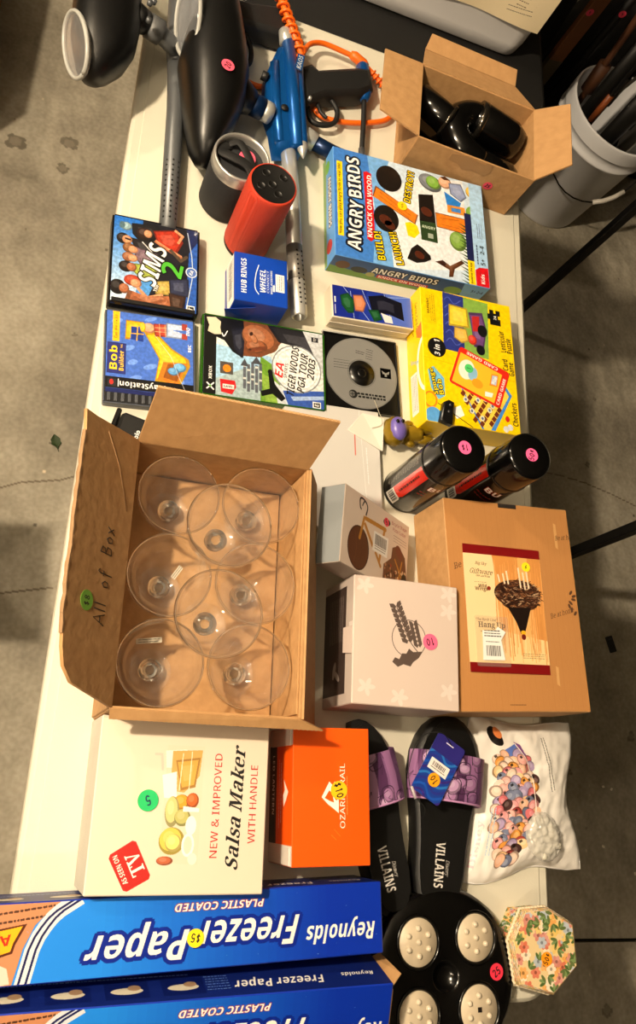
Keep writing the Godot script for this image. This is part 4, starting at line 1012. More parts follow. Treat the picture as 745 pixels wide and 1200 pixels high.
# ================================================================ board games, toy figure, spray cans, flat white carton
func build_toys_and_games():
	var wh := Color(.95, .95, .93); var blk := Color(.06, .06, .07); var yel := Color(.97, .82, .05)
	# --- large light blue game box
	var p := Pic.new(self, 277, 206, 2.6, Color(.80, .87, .93))
	p.q([0, 0, 277, 0, 277, 206, 0, 206], Color(.78, .85, .92)); p.q([0, 0, 75, 0, 60, 60, 72, 120, 64, 206, 0, 206], Color(.24, .47, .78)); p.q([60, 0, 100, 0, 90, 30, 100, 206, 64, 206, 72, 120], Color(.45, .66, .88)); p.q([90, 60, 150, 20, 240, 0, 240, 180, 120, 206, 100, 206], Color(.88, .90, .92))
	p.rect(5, 26, 10, 143, yel); p.text("Now you can play Angry Birds in real life!", 10, 98, 4.6, -90, blk, {"fit": 134.0})
	p.text("ANGRY", 35, 143, 22, -86, wh, {"fit": 92.0, "line": 4.0, "line_color": Color(.08, .10, .16)}); p.text("BIRDS", 35, 51, 22, -92, wh, {"fit": 78.0, "line": 3.0, "line_color": Color(.08, .10, .16)})
	p.q([52, 36, 58, 33, 66, 36, 69, 160, 62, 168, 55, 164], Color(.80, .10, .12)); p.text("KNOCK ON WOOD", 61, 100, 8.0, -89, wh, {"fit": 120.0})
	var wood := Color(.88, .48, .12)
	for q in [[73, 57, 149, 95, 143, 115, 67, 79], [182, 80, 240, 79, 239, 110, 183, 109]]:
		p.q(q, Color(.45, .22, .06)); var cx := 0.0; var cy := 0.0
		for i in range(0, 8, 2): cx += q[i] / 4.0; cy += q[i + 1] / 4.0
		var s := []
		for i in range(0, 8, 2): s.append_array([cx + (q[i] - cx) * .96, cy + (q[i + 1] - cy) * .90])
		p.q(s, wood); p.line([s[0] + 6, s[1] + 8, s[2] - 12, s[3] + 5], .9, Color(.62, .30, .07)); p.line([s[6] + 8, s[7] - 6, s[4] - 10, s[5] - 7], .9, Color(.62, .30, .07))
	var o := {"slant": .1, "line": 1.5, "line_color": blk}
	p.text("DESTROY!", 135, 42, 12, -80, yel, {"fit": 66.0, "line": 1.5}); p.text("BUILD!", 76, 172, 13, -98, yel, {"fit": 52.0, "line": 1.5}); p.text("LAUNCH!", 106, 170, 13, -102, yel, {"fit": 60.0, "line": 1.5})
	p.q([124, 116, 134, 112, 146, 116, 150, 130, 140, 142, 128, 140], yel)
	# plain green, grey and yellow discs stand where the printed figures are
	p.blob(176, 22, 22, 17, Color(.46, .48, .52), 20); p.blob(182, 20, 14, 13, Color(.48, .66, .26), 20); p.blob(259, 63, 17, 15, Color(.48, .66, .24)); p.blob(222, 128, 16, 19, Color(.50, .64, .28))
	p.blob(205, 14, 13, 12, Color(.86, .66, .54)); p.q([196, 4, 206, 0, 216, 6, 204, 8], Color(.30, .18, .10)); p.pq([212, 12, 236, 8, 246, 34, 234, 46, 214, 34], Color(.55, .60, .75)); p.q([202, 32, 234, 48, 230, 58, 206, 60], Color(.16, .48, .80)); p.q([206, 58, 240, 56, 242, 72, 206, 74], Color(.86, .55, .18)); p.q([214, 62, 232, 61, 232, 69, 214, 70], Color(.25, .50, .80))
	p.blob(256, 20, 11, 12, Color(.92, .74, .26)); p.pq([176, 178, 190, 172, 204, 180, 226, 164, 232, 168, 212, 184, 208, 200, 200, 202, 202, 188], Color(.36, .20, .10)); p.ell(190, 178, 6, 5, Color(.20, .10, .06))
	for i in 18: p.q([230 + sin(i * 3.3) * 3 - 5, 90 + i * 6.5, 240, 94 + i * 6.5, 240, 98 + i * 6.5], Color(.16, .30, .12))
	p.rect(238, 66, 13, 96, Color(.10, .12, .30)); p.rect(238, 160, 13, 46, yel); p.text("Based on the App", 244.5, 184, 4, -90, blk, {"fit": 40.0})
	p.rect(251, 0, 26, 206, Color(.66, .80, .93)); p.q([252, 176, 260, 170, 277, 168, 277, 206, 252, 206], Color(.80, .08, .12)); p.text("Kids", 265, 191, 7, -90, wh)
	p.text("5+", 268, 158, 8, -90, blk, {"fit": 12.0}); p.text("2-4", 268, 134, 8, -90, blk, {"fit": 17.0}); p.lines(258, 164, 40, 1, 4, -90, Color(.2, .25, .4), 2.4); p.lines(262, 112, 30, 3, 4, -90, Color(.3, .35, .5), 1.0)
	p.grain(.10, .04)
	var pn := Pic.new(self, 277, 45, 2.6, Color(.14, .30, .52))
	pn.q([0, 26, 90, 34, 200, 38, 277, 34, 277, 45, 0, 45], Color(.40, .55, .22)); pn.q([230, 0, 277, 0, 277, 45, 240, 45], Color(.42, .62, .82)); pn.text("ANGRY BIRDS", 128, 15, 13, -2, wh, {"fit": 116.0, "line": 2.0, "line_color": Color(.05, .07, .12)}); pn.rect(84, 26, 92, 9, Color(.78, .12, .10)); pn.text("KNOCK ON WOOD", 130, 30.5, 5.6, 0, wh, {"fit": 86.0}); pn.ell(20, 20, 12, 10, Color(.36, .22, .12)); pn.ell(50, 24, 14, 8, Color(.10, .12, .12)); pn.ell(72, 30, 8, 6, Color(.62, .60, .35)); pn.ell(220, 24, 16, 10, Color(.42, .58, .20)); pn.text("5+ 2-4", 262, 16, 7, 0, Color(.1, .14, .3), {"fit": 22.0})
	var pl := Pic.new(self, 206, 45, 2.6, Color(.36, .60, .86))
	pl.q([0, 30, 206, 34, 206, 45, 0, 45], Color(.42, .56, .32)); pl.text("ANGRY BIRDS", 96, 16, 11, 0, wh, {"fit": 96.0, "line": 1.6, "line_color": Color(.2, .1, .14)}); pl.ell(178, 22, 12, 12, Color(.72, .16, .14)); pl.ell(24, 24, 12, 10, Color(.40, .62, .24))
	var ab := thing("game_box", "flat light blue board game box with dark cut-out windows", "game box", at(.458, 0, .392), 3.6)
	part("body", carton(Vector3(.277, .045, .206), .0008, {"top": pm(p, .35), "near": pm(pn, .4), "left": pm(pl, .4), "all": mat("game_blue", Color(.36, .58, .84), .45)}, mats["game_blue"], .0008), null, ab)
	var dark := mat("window_dark", Color(.11, .085, .07), .22)
	var win := func(out: Array): part("cutout_window", mb().slab(out, .0452, .0464, 0), dark, ab, "dark cut-out window")
	win.call(oval(.046, .050, 28).map(func(q): return q + Vector2(-.0405, -.066)))
	win.call(oval(.044, .050, 28).map(func(q): return q + Vector2(-.0485, .014)))
	win.call([Vector2(.013, -.050), Vector2(.040, -.056), Vector2(.042, .000), Vector2(.0125, .002)])
	for q in [[-.050, .018, .012], [-.043, .026, .010], [.026, -.018, .011], [.008, .070, .009]]:
		part("toy_piece", mb().slab(oval(q[2] * 2, q[2] * 1.5, 16).map(func(e): return e.rotated(.5) + Vector2(q[0], q[1])), .0464, .0470, 0), mat("toy_brown", Color(.30, .13, .07), .35), ab)
	win.call([Vector2(-.014, .081), Vector2(-.006, .060), Vector2(.005, .050), Vector2(.014, .054), Vector2(.028, .066), Vector2(.029, .073), Vector2(.018, .080), Vector2(.003, .085)])
	p = Pic.new(self, 32, 40, 4, Color(.16, .24, .12)); p.text("ANGRY", 16, 12, 6, 0, Color(.8, .85, .75), {"fit": 26.0}); p.rect(14, 24, 10, 10, Color(.62, .66, .6))
	part("green_card", mb().slab([Vector2(.0125, .0025), Vector2(.042, .0005), Vector2(.0435, .038), Vector2(.014, .038)], .0452, .0466, 0, Rect2(.0125, .001, .031, .037)), pm(p, .4), ab)
	sticker(ab, lay(-.0185, .0464, -.018), .0085, yel, "5", 15, "yellow round price sticker", 7.0, Color(.12, .1, .1), .9)
	# --- narrow white box with blue cover
	p = Pic.new(self, 134, 54, 3.4, Color(.10, .19, .58))
	p.q([0, 0, 60, 0, 40, 54, 0, 54], Color(.07, .14, .52)); p.q([90, 0, 134, 0, 134, 54, 100, 54], Color(.30, .40, .76))
	for q in [[18, 0, 60, 54], [50, 0, 70, 54], [30, 6, 34, 54], [60, 12, 134, 0], [88, 0, 96, 40]]: p.line([q[0], q[1], q[2], q[3]], .7, Color(.72, .80, .94))
	# the printed figure is left out: plain patches keep its colours
	p.pq([12, 16, 26, 10, 36, 22, 34, 44, 24, 46, 14, 34], Color(.06, .30, .14)); p.pq([34, 12, 50, 10, 56, 24, 50, 40, 36, 40], Color(.78, .48, .33)); p.pq([60, 10, 84, 4, 118, 12, 120, 44, 92, 36, 66, 40], Color(.035, .04, .11)); p.pq([58, 34, 76, 32, 82, 48, 68, 54], Color(.06, .30, .14)); p.q([80, 36, 98, 40, 100, 52, 86, 52], Color(.86, .86, .86))
	p.rect(2.4, 20, 2.4, 10, wh); p.rect(2.6, 34, .8, 16, wh)
	var lb := thing("game_box", "narrow white cardboard box with dark blue cover", "game box", at(.398, 0, .5685), 5.5)
	var wc := mat("white_card", Color(.86, .82, .74), .6)
	part("body", carton(Vector3(.138, .030, .058), .0008, {"all": wc}, wc, .0005), null, lb)
	part("cover_print", mb().slab(rounded(.134, .054, .001, 2), .0302, .0309, 0, Rect2(-.067, -.027, .134, .054)), pm(p, .3, .5), lb)
	flap(lb, wc, Vector3(-.069, .003, .0292), Vector3(.064, .003, .0292), Vector3(-.002, .020, .0045), Vector3(0, .019, .004), .0008, "tuck_flap")
	# --- yellow three-in-one box
	yel = Color(.97, .81, .02)
	p = Pic.new(self, 166, 232, 2.6, yel)
	p.rect(8, 6, 18, 56, Color(.93, .77, .02)); p.text("WARNING", 12, 32, 4, -90, Color(.3, .25, .05), {"fit": 28.0}); p.lines(17, 58, 48, 3, 3, -90, Color(.45, .38, .08), .8)
	p.q([40, 0, 124, 4, 116, 108, 36, 104], Color(.16, .20, .50)); p.q([78, 2, 124, 4, 118, 108, 74, 106], Color(.50, .66, .28))
	for i in 6: p.curve([42, 14 + i * 15, 50, 8 + i * 15, 60, 18 + i * 15, 72, 10 + i * 15], 1.6, Color(.30, .36, .70))
	p.pq([50, 20, 84, 22, 86, 58, 48, 60], Color(.93, .80, .22)); p.pq([86, 28, 112, 24, 118, 56, 110, 92, 92, 90, 90, 60], Color(.40, .26, .48)); p.q([92, 34, 106, 32, 104, 60, 92, 62], Color(.70, .16, .16)); p.ell(110, 58, 9, 11, Color(.07, .07, .08)); p.ell(104, 94, 8, 9, Color(.07, .07, .08)); p.blob(90, 78, 8, 9, Color(.82, .22, .16)); p.pq([58, 60, 80, 60, 84, 82, 70, 88, 56, 80], Color(.86, .70, .30))
	p.ell(24, 104, 16, 17, blk); p.text("3 in 1", 24, 104, 9.5, -90, wh, {"fit": 27.0, "slant": .15})
	p.q([126, 14, 134, 14, 134, 20, 138, 20, 138, 14, 146, 14, 146, 24, 142, 24, 142, 30, 146, 30, 146, 42, 126, 42, 126, 32, 122, 32, 122, 22, 126, 22], blk); p.text("24", 136, 28, 5, -90, wh)
	p.text("Lenticular", 146, 70, 10, -94, blk, {"fit": 38.0}); p.text("Puzzle", 158, 76, 10, -94, blk, {"fit": 27.0}); p.text("Card", 148, 112, 10, -92, blk, {"fit": 20.0}); p.text("Game", 159, 118, 10, -92, blk, {"fit": 24.0}); p.text("Checkers", 158, 198, 10, -92, blk, {"fit": 40.0})
	p.line([0, 124, 166, 140], .6, Color(.75, .60, .02))
	# board
	p.q([62, 166, 146, 152, 156, 166, 120, 232, 96, 232], Color(.25, .52, .85)); p.q([66, 170, 144, 158, 150, 168, 112, 232, 100, 232], Color(.95, .82, .30))
	for i in 9:
		for j in 10:
			if (i + j) % 2 == 0:
				var c := Vector2(66 + i * 8.5 + j * 3.2, 176 - i * 1.5 + j * 7.0)
				var inside := c.x < 146 - (c.y - 160) * .42 and c.y < 229 and c.y > 164
				if inside: p.poly([c + Vector2(-5, 1), c + Vector2(0, -6), c + Vector2(5, -1), c + Vector2(0, 6)], Color(.42, .18, .08))
	for q in [[70, 186], [80, 204], [92, 184], [106, 180], [112, 198], [118, 190], [98, 214]]: p.ell(q[0], q[1], 4.2, 4.8, Color(.86, .86, .78)); p.ell(q[0], q[1], 2, 2.4, Color(.35, .40, .55))
	p.ell(144, 208, 4, 5, Color(.78, .14, .14)); p.ell(140, 226, 5, 5.5, Color(.82, .84, .86)); p.ell(148, 222, 5, 5.5, Color(.82, .84, .86))
	# printed wordmark block and rounded patches
	p.q([6, 146, 16, 138, 34, 156, 34, 186, 22, 194, 10, 176], Color(.45, .72, .86)); p.text("Sponge", 16, 164, 7, -100, Color(.98, .86, .10), {"fit": 44.0, "line": 1.0}); p.text("Bob", 26, 172, 8, -100, Color(.98, .86, .10), {"fit": 26.0, "line": 1.0})
	p.ell(8, 196, 12, 14, Color(.92, .52, .12)); p.ell(8, 196, 9, 11, Color(.97, .78, .04)); p.ell(12, 222, 14, 14, Color(.35, .62, .86)); p.q([44, 206, 60, 198, 66, 214, 52, 222], wh); p.curve([20, 200, 50, 216, 80, 232], 1.2, blk)
	p.grain(.08, .04)
	var psd := Pic.new(self, 232, 55, 2.6, yel)
	psd.text("Game, Card Game", 52, 16, 8, 0, Color(.25, .18, .02), {"fit": 62.0, "bold": false}); psd.text("and Puzzle Set", 50, 30, 8, 0, Color(.25, .18, .02), {"fit": 52.0, "bold": false}); psd.q([62, 0, 92, 0, 84, 16, 70, 20], Color(.88, .46, .16)); psd.ell(135, -6, 48, 28, wh); psd.ell(135, -12, 44, 28, yel); psd.rect(140, 22, 70, 24, Color(.93, .92, .88)); psd.lines(144, 26, 60, 5, 4, 0, Color(.35, .35, .35), .9); psd.text("Sponge", 122, 30, 6, -70, Color(.4, .65, .8))
	var sb := thing("game_box", "bright yellow three-in-one game box with printed checkerboard", "game box", at(.5575, 0, .6355), 3.2)
	part("body", carton(Vector3(.166, .052, .232), .0008, {"top": pm(p, .35), "left": pm(psd, .4), "all": mat("game_yellow", yel, .4)}, mats["game_yellow"], .0007), null, sb)
	p = Pic.new(self, 94, 70, 3.0, Color(.86, .16, .10)); p.rect(4, 10, 78, 56, Color(.97, .74, .18)); p.text("CARD GAME", 43, 5, 5.5, 180, wh, {"fit": 58.0}); p.text("CARD GAME", 88, 40, 5.5, -90, wh, {"fit": 50.0})
	p.ell(22, 34, 14, 18, Color(.93, .93, .88)); p.ell(34, 36, 8, 12, Color(.55, .74, .86)); p.ell(46, 48, 10, 8, Color(.95, .62, .14)); p.q([64, 18, 76, 14, 80, 36, 66, 40], Color(.90, .55, .16)); p.q([66, 20, 75, 17, 77, 34, 68, 36], Color(.72, .78, .88)); p.text("BOB", 72, 27, 5, -75, wh, {"fit": 14.0}); p.q([62, 54, 76, 50, 76, 58, 64, 62], wh)
	var card := part("printed_card", mb().slab(rounded(.094, .070, .005, 4), 0, .0006, 0, Rect2(-.047, -.035, .094, .07)), pm(p, .3, .4), sb, "red bordered orange card")
	card.transform = Transform3D(Basis(Vector3.UP, deg_to_rad(-20)), Vector3(.015, .0525, .027))
	sticker(sb, lay(-.004, .0532, .015), .0075, Color(.30, .78, .42), "1", -80, "green round price sticker", 6.0, Color(.1, .25, .12), .9)
	# --- gold and purple toy
	var toy := thing("toy_figure", "small gold toy figure with smooth purple face lying on its back", "toy", at(.470, 0, .7645), 8)
	var gold := mat("toy_gold", Color(.52, .42, .09), .3, .3)
	var hood := []
	for i in 11:
		var f := i / 10.0
		var rr := .0205 * sqrt(max(0.0, 1.0 - pow(f * 2 - 1, 2))) + .002
		var ring := []
		for j in 28:
			var a := TAU * j / 28.0
			var w := 1.0 + .07 * sin(a * 9 + i * 1.1)
			ring.append(Vector3(-.044 + f * .034, .019 + sin(a) * rr * .88 * w, -cos(a) * rr * w))
		hood.append(ring)
	part("hood", mb().loft(hood), gold, toy)
	var fc := mb(); fc.xf = Transform3D(Basis(Vector3(.98, -.2, 0), Vector3(.12, .75, .08), Vector3(0, -.08, 1.32)), Vector3(-.0255, .0315, .000))
	fc.lathe([Vector2(.0, -.014), Vector2(.009, -.011), Vector2(.0135, -.004), Vector2(.014, .002), Vector2(.0125, .008), Vector2(.007, .0125), Vector2(0, .0140)], 28)
	var face := part("face", fc, mat("toy_purple", Color(.42, .36, .66), .35), toy, "smooth purple face")
	for q in [[-.0315, .0450, -.0068], [-.0225, .0444, -.0075]]: part("eye", mb().tube([Vector3(q[0], q[1] - .002, q[2]), Vector3(q[0], q[1], q[2])], .0027, 12), mat("toy_eye", Color(.02, .02, .03), .2), face)
	var tb := []
	for i in 9:
		var f := i / 8.0
		var ring := []
		for j in 24:
			var a := TAU * j / 24.0
			var w := 1.0 + .09 * sin(a * 7 + i * 2.1)
			ring.append(Vector3(-.012 + f * .032, .013 + sin(a) * .012 * w, -cos(a) * (.016 - .004 * f) * w))
		tb.append(ring)
	part("torso", mb().loft(tb), gold, toy)
	for s in [-1, 1]:
		part("leg", mb().tube([Vector3(.016, .012, s * .007), Vector3(.025, .013, s * .008), Vector3(.036, .012, s * .0085), Vector3(.043, .010, s * .008)], [.006, .0075, .0072, .004], 14), gold, toy)
		part("arm", mb().tube([Vector3(-.006, .014, s * .013), Vector3(.002, .014, s * .017), Vector3(.008, .012, s * .018)], [.005, .0055, .004], 12), gold, toy)
	# black clip beside it
	var cp := thing("plastic_clip", "small black plastic clip on the yellow box beside the toy", "clip", at(.514, .0524, .737), -12)
	part("body", mb().slab([Vector2(-.010, .020), Vector2(-.011, -.012), Vector2(-.004, -.019), Vector2(.006, -.018), Vector2(.010, .020)], 0, .010, .002), mat("clip_black", Color(.03, .03, .032), .35), cp)
	for z in [-.010, .002]: part("stud", mb().tube([Vector3(0, .010, z), Vector3(0, .0115, z)], .003, 10), mat("clip_grey", Color(.14, .14, .15), .4), cp)
	# --- two spray cans
	p = Pic.new(self, 214, 118, 3.0, Color(.02, .02, .022))
	var u0 := 214 * .60
	p.rect(u0 - 11, 2, 20, 88, Color(.78, .12, .05)); p.rect(u0 - 11, 90, 20, 24, Color(.80, .78, .74)); p.bars(u0 - 9, 94, 16, 16, 0, blk); p.lines(u0 - 1, 78, 62, 1, 4, -90, Color(.25, .02, .02), 3.4)
	p.lines(u0 - 44, 10, 26, 22, 4.4, 0, Color(.62, .60, .56), 1.1); p.text("BU", u0 + 34, 22, 11, 0, wh, {"fit": 24.0, "line": 1.0, "line_color": Color(.6, .1, .06)}); p.lines(u0 + 16, 40, 40, 2, 8, 0, Color(.48, .10, .07), 3.0); p.lines(u0 + 70, 30, 30, 10, 5, 0, Color(.4, .38, .35), 1.0)
	p.ell(u0 + 26, 84, 20, 12, Color(.05, .05, .06), -20)
	var cm := pm(p, .18, .5)
	for q in [["pink one dollar sticker on its cap", Vector3(.470, 0, .853), "1$", 170, 0.0], ["pink fifty cent sticker on its cap", Vector3(.5735, 0, .8425), "50c", -80, -24.0]]:
		var t := thing("spray_can", "black spray can with red label strip and " + q[0], "spray can", at(q[1].x, 0, q[1].z), q[4], "")
		var bd := part("can_body", mb().lathe([Vector2(.0338, .004), Vector2(.0338, .1215)], 48), cm, t)
		part("base_rim", mb().lathe([Vector2(0, .001), Vector2(.031, .0), Vector2(.0342, .0015), Vector2(.0342, .0045), Vector2(.0338, .0055)], 48), mat("can_rim", Color(.10, .095, .09), .25, .7), t)
		part("shoulder_ring", mb().lathe([Vector2(.0338, .1205), Vector2(.0352, .122), Vector2(.0352, .126), Vector2(.0342, .1275)], 48), mat("can_gloss", Color(.014, .014, .015), .14), t)
		part("cap", mb().lathe([Vector2(.0342, .1275), Vector2(.0338, .172), Vector2(.0325, .1765), Vector2(.029, .178), Vector2(0, .178)], 48), mats["can_gloss"], t)
		sticker(t, lay(.001, .1782, -.001), .0095, Color(.97, .40, .62), q[2], q[3] + q[4], "pink round price sticker", 7.5, Color(.15, .05, .12), 1.2)
	# --- flat white carton, folded paper, little black gadget
	var fw := thing("carton", "flat white glossy carton lying between the kraft boxes", "box", at(.352, 0, .838), 4.0)
	p = Pic.new(self, 150, 190, 2.0, Color(.80, .79, .77)); p.line([118, 0, 128, 190], .5, Color(.93, .93, .92)); p.line([110, 40, 110, 74], 1.6, Color(.80, .45, .40)); p.lines(128, 60, 60, 1, 3, 88, Color(.9, .9, .9), 1.4)
	part("body", carton(Vector3(.150, .012, .190), .0008, {"top": pm(p, .25, .4), "all": mat("glossy_white", Color(.78, .77, .75), .3)}, mats["glossy_white"], .0), null, fw)
	var en := thing("folded_paper", "small folded white paper lying beside the disc tray", "paper", at(.405, .0126, .772), 0)
	var em := mat("paper_white", Color(.85, .83, .78), .7)
	part("sheet", mb().slab([Vector2(-.012, -.026), Vector2(.022, -.026), Vector2(.023, .030), Vector2(-.034, .006)], 0, .0012, .0004), em, en)
	flap(en, em, Vector3(-.012, .0014, -.026), Vector3(.023, .0014, .028), Vector3(.030, .003, .008), Vector3(-.002, .006, -.050), .0006, "fold")
	part("string", mb().tube(spline([Vector3(.004, .003, -.004), Vector3(.018, .008, -.012), Vector3(.012, .006, -.034), Vector3(.006, .004, -.050)]), .0005, 6), mat("thread", Color(.7, .68, .6), .8), en)
	var bg := thing("gadget", "small black plastic gadget half hidden behind the glass box flap", "gadget", at(.068, 0, .848), -12)
	part("body", mb().rbox(Vector3(.004, .0125, 0), Vector3(.062, .025, .040), .004), mat("matte_black", Color(.022, .021, .02), .5), bg)
	part("side_clip", mb().rbox(Vector3(-.032, .012, .002), Vector3(.007, .022, .050), .002), mat("clip_black", Color(.03, .03, .032), .35), bg)
	p = Pic.new(self, 20, 10, 6, Color(.022, .021, .02)); p.text("olo", 10, 5, 6, 0, wh, {"fit": 12.0})
	part("lettering", mb().slab(rounded(.020, .010, .001, 1), .0251, .0254, 0, Rect2(-.01, -.005, .02, .01)), pm(p, .5), bg).transform = Transform3D(Basis(Vector3.UP, deg_to_rad(90)), Vector3(.0, 0, .006))

# ================================================================ open box of glasses
func build_glass_box():
	var km: Material = mats["kraft"]
	var c := thing("cardboard_box", "large open brown box holding stemmed glasses with handwriting on its flap", "box", at(.164, 0, 1.064), 1.2)
	var w := .210; var d := .302; var hh := .150; var th := .004
	for s in [-1, 1]:
		part("side_wall", mb().rbox(Vector3(s * w / 2, hh / 2, 0), Vector3(th, hh, d), .0008), km, c)
		part("end_wall", mb().rbox(Vector3(0, hh / 2, s * d / 2), Vector3(w, hh, th), .0008), km, c)
	part("bottom", mb().rbox(Vector3(0, th / 2, 0), Vector3(w - .006, th, d - .006), .0005), mats["kraft"], c)
	part("liner", mb().rbox(Vector3(w / 2 - .0032, hh / 2, 0), Vector3(.002, hh - .006, d - .010), .0004), mats["kraft"], c)
	# far flap stands up, right flap hangs down outside, near flap is a stub, left flap lies open with a torn edge
	var ff := flap(c, km, Vector3(w / 2, hh, -d / 2), Vector3(-w / 2, hh, -d / 2), Vector3(.010, .077, -.033), Vector3(.006, .075, -.035), th)
	flap(c, km, Vector3(w / 2 + .002, hh, d / 2), Vector3(w / 2 + .002, hh, -d / 2), Vector3(.034, -.056, .004), Vector3(.026, -.050, 0), th)
	flap(c, mats["kraft"], Vector3(-w / 2, hh, d / 2), Vector3(w / 2, hh, d / 2), Vector3(.001, -.006, .010), Vector3(.030, -.008, .010), th)
	var lf := mb()
	var out := [Vector2(0, -d / 2), Vector2(0, d / 2), Vector2(-.074, d / 2 - .016), Vector2(-.089, d / 2 - .030), Vector2(-.095, d / 2 - .048)]
	rng.seed = 4
	for i in 12: out.append(Vector2(-.098 - .004 * i / 11.0 + rng.randf_range(-.0018, .0018), d / 2 - .06 - i * .0192))
	out.append(Vector2(-.104, -d / 2 + .008)); out.append(Vector2(-.086, -d / 2 + .008))
	lf.slab(out, 0, th, 0)
	var lo := part("flap", lf, km, c, "torn brown flap with marker writing")
	lo.transform = Transform3D(Basis(Vector3(0, 0, 1), deg_to_rad(-50)), Vector3(-w / 2 - .001, hh - .002, 0))
	corrugation(c, Vector3(w / 2 + .010, hh + .077, -d / 2 - .0332), Vector3(-w / 2 + .006, hh + .075, -d / 2 - .0352), Vector3(0, .4, .9), th)
	corrugation(c, Vector3(-w / 2 + .001, hh - .006, d / 2 + .0106), Vector3(w / 2 + .030, hh - .008, d / 2 + .0106), Vector3(0, 1, .3), th)
	for f in [.42, .58]: part("crease", mb().tube([Vector3(w * (f - .5), hh + .006, -d / 2 - .003), Vector3(w * (f - .5) + .014, hh + .072, -d / 2 - .0315)], .0012, 6), km, c)
	var torn := mat("torn_board", Color(.60, .47, .33), .85)
	for i in 11:
		var a: Vector2 = out[5 + i]; var b: Vector2 = out[6 + i]
		var st := mb(); st.smooth(false)
		st.tube([Vector3(a.x - .0006, th * .5, a.y), Vector3((a.x + b.x) / 2 - rng.randf_range(0, .002), th * .55, (a.y + b.y) / 2), Vector3(b.x - .0006, th * .5, b.y)], [.0022, .0026, .0022], 6)
		part("torn_edge", st, torn, lo)
	var crease := mb(); crease.tube([Vector3(-.062, th + .0002, -.135), Vector3(-.035, th + .0002, -.105), Vector3(-.012, th + .0002, -.060)], .0007, 6, .4)
	part("crease", crease, torn, lo)
	# marker writing, read from the near end to the far end
	var glyph := {"A": [[0, 0, .45, 1, .9, 0], [.15, .4, .75, .4]], "l": [[.1, 1, .1, 0]], "o": [[.3, .55, .05, .35, .15, .05, .45, .05, .55, .3, .3, .55]], "f": [[.55, .85, .35, 1, .25, .8, .25, -.25], [.05, .5, .5, .5]], "B": [[.1, 0, .1, 1], [.1, 1, .6, .85, .5, .6, .1, .52, .65, .4, .6, .08, .1, 0]], "x": [[.0, .5, .5, 0], [.5, .55, 0, -.1]]}
	var ink := mat("marker_ink", Color(.05, .04, .035), .6)
	var pen := 0.0
	var wr := mb()
	for ch in ["A", "l", "l", " ", "o", "f", " ", "B", "o", "x"]:
		if ch != " ":
			for s in glyph[ch]:
				var pts := []
				for i in range(0, s.size(), 2): pts.append(Vector3(-.032 - s[i + 1] * .020, th + .0003, .072 - pen - s[i] * .013))
				wr.tube(pts, .0006, 5, .5)
		pen += {"A": .014, "l": .006, " ": .013, "o": .011, "f": .011, "B": .013, "x": .01}[ch]
	part("handwriting", wr, ink, lo, "marker writing reading All of Box")
	sticker(lo, lay(-.066, th + .0003, .052), .0105, Color(.42, .66, .20), "$8", -90, "green round price sticker", 8.0, Color(.08, .12, .04), 1.2)
	# glasses
	var glass := mat("clear_glass", Color(.96, .97, .97, .015), .02)
	glass.transparency = BaseMaterial3D.TRANSPARENCY_ALPHA; glass.metallic_specular = .6
	var solid := mat("solid_glass", Color(.97, .98, .98, 0.0), .02)
	solid.refraction_enabled = true; solid.refraction_scale = .05
	var R := .0485
	var dy := -.053
	var bowl := mb()
	var bp := [Vector2(.006, .0625), Vector2(.014, .0655), Vector2(.026, .074), Vector2(.037, .087), Vector2(.0445, .103), Vector2(.048, .118), Vector2(.0485, .129), Vector2(.0480, .1296), Vector2(.0473, .129), Vector2(.0466, .118), Vector2(.0430, .103), Vector2(.0355, .0885), Vector2(.0245, .0765), Vector2(.012, .0690), Vector2(0, .068)]
	bowl.lathe(bp.map(func(q): return q + Vector2(0, dy)), 48)
	var bmesh := bowl.done()
	var rim := mb()
	var rp := []
	for i in 49: rp.append(Vector3(cos(TAU * i / 48) * .0480, .1292 + dy, -sin(TAU * i / 48) * .0480))
	rim.tube(rp, .0011, 8)
	var rmesh := rim.done()
	var stem := mb(); stem.lathe([Vector2(0, .0022), Vector2(.0125, .0028), Vector2(.0090, .0045), Vector2(.0075, .0075), Vector2(.0095, .0095), Vector2(.0135, .0118), Vector2(.006, .0135), Vector2(0, .014)], 28)
	var smesh := stem.done()
	var foot := mb(); foot.lathe([Vector2(0, 0), Vector2(.026, 0), Vector2(.0272, .0008), Vector2(.026, .0016), Vector2(.016, .0022), Vector2(.009, .0026), Vector2(0, .0026)], 40)
	var fmesh := foot.done()
	part("divider", mb().rbox(Vector3(0, .052, 0), Vector3(w - .012, .003, d - .008), .0005), mats["kraft"], c)
	var spots := [[.113, .0045, .9655, "clear stemmed glass in the far left corner of the brown box"], [.2140, .0045, .962, "clear stemmed glass in the far right corner of the brown box"], [.112, .0045, 1.0635, "clear stemmed glass in the middle of the box beside the handwritten flap"], [.2140, .0045, 1.060, "clear stemmed glass in the middle of the box beside its right wall"], [.1125, .0045, 1.163, "clear stemmed glass in the near left corner of the brown box"], [.2140, .0045, 1.158, "clear stemmed glass in the near right corner of the brown box"],
		[.1640, .0590, 1.0110, "clear glass stacked on top of the far four glasses"], [.1605, .0590, 1.1125, "clear glass stacked on top of the near four glasses"]]
	for q in spots:
		var g := thing("stemmed_glass", q[3], "glass", at(q[0], q[1] + .0505, q[2]), rng.randf() * 90, "clear glasses in the brown box")
		part("bowl", bmesh, glass, g); part("rim", rmesh, solid, g); part("stem", smesh, solid, g); part("foot", fmesh, glass, g)
	var lab := Pic.new(self, 22, 9, 5, Color(.78, .74, .66)); lab.lines(2, 2.5, 18, 2, 3.6, 0, Color(.3, .28, .25), 1.0)
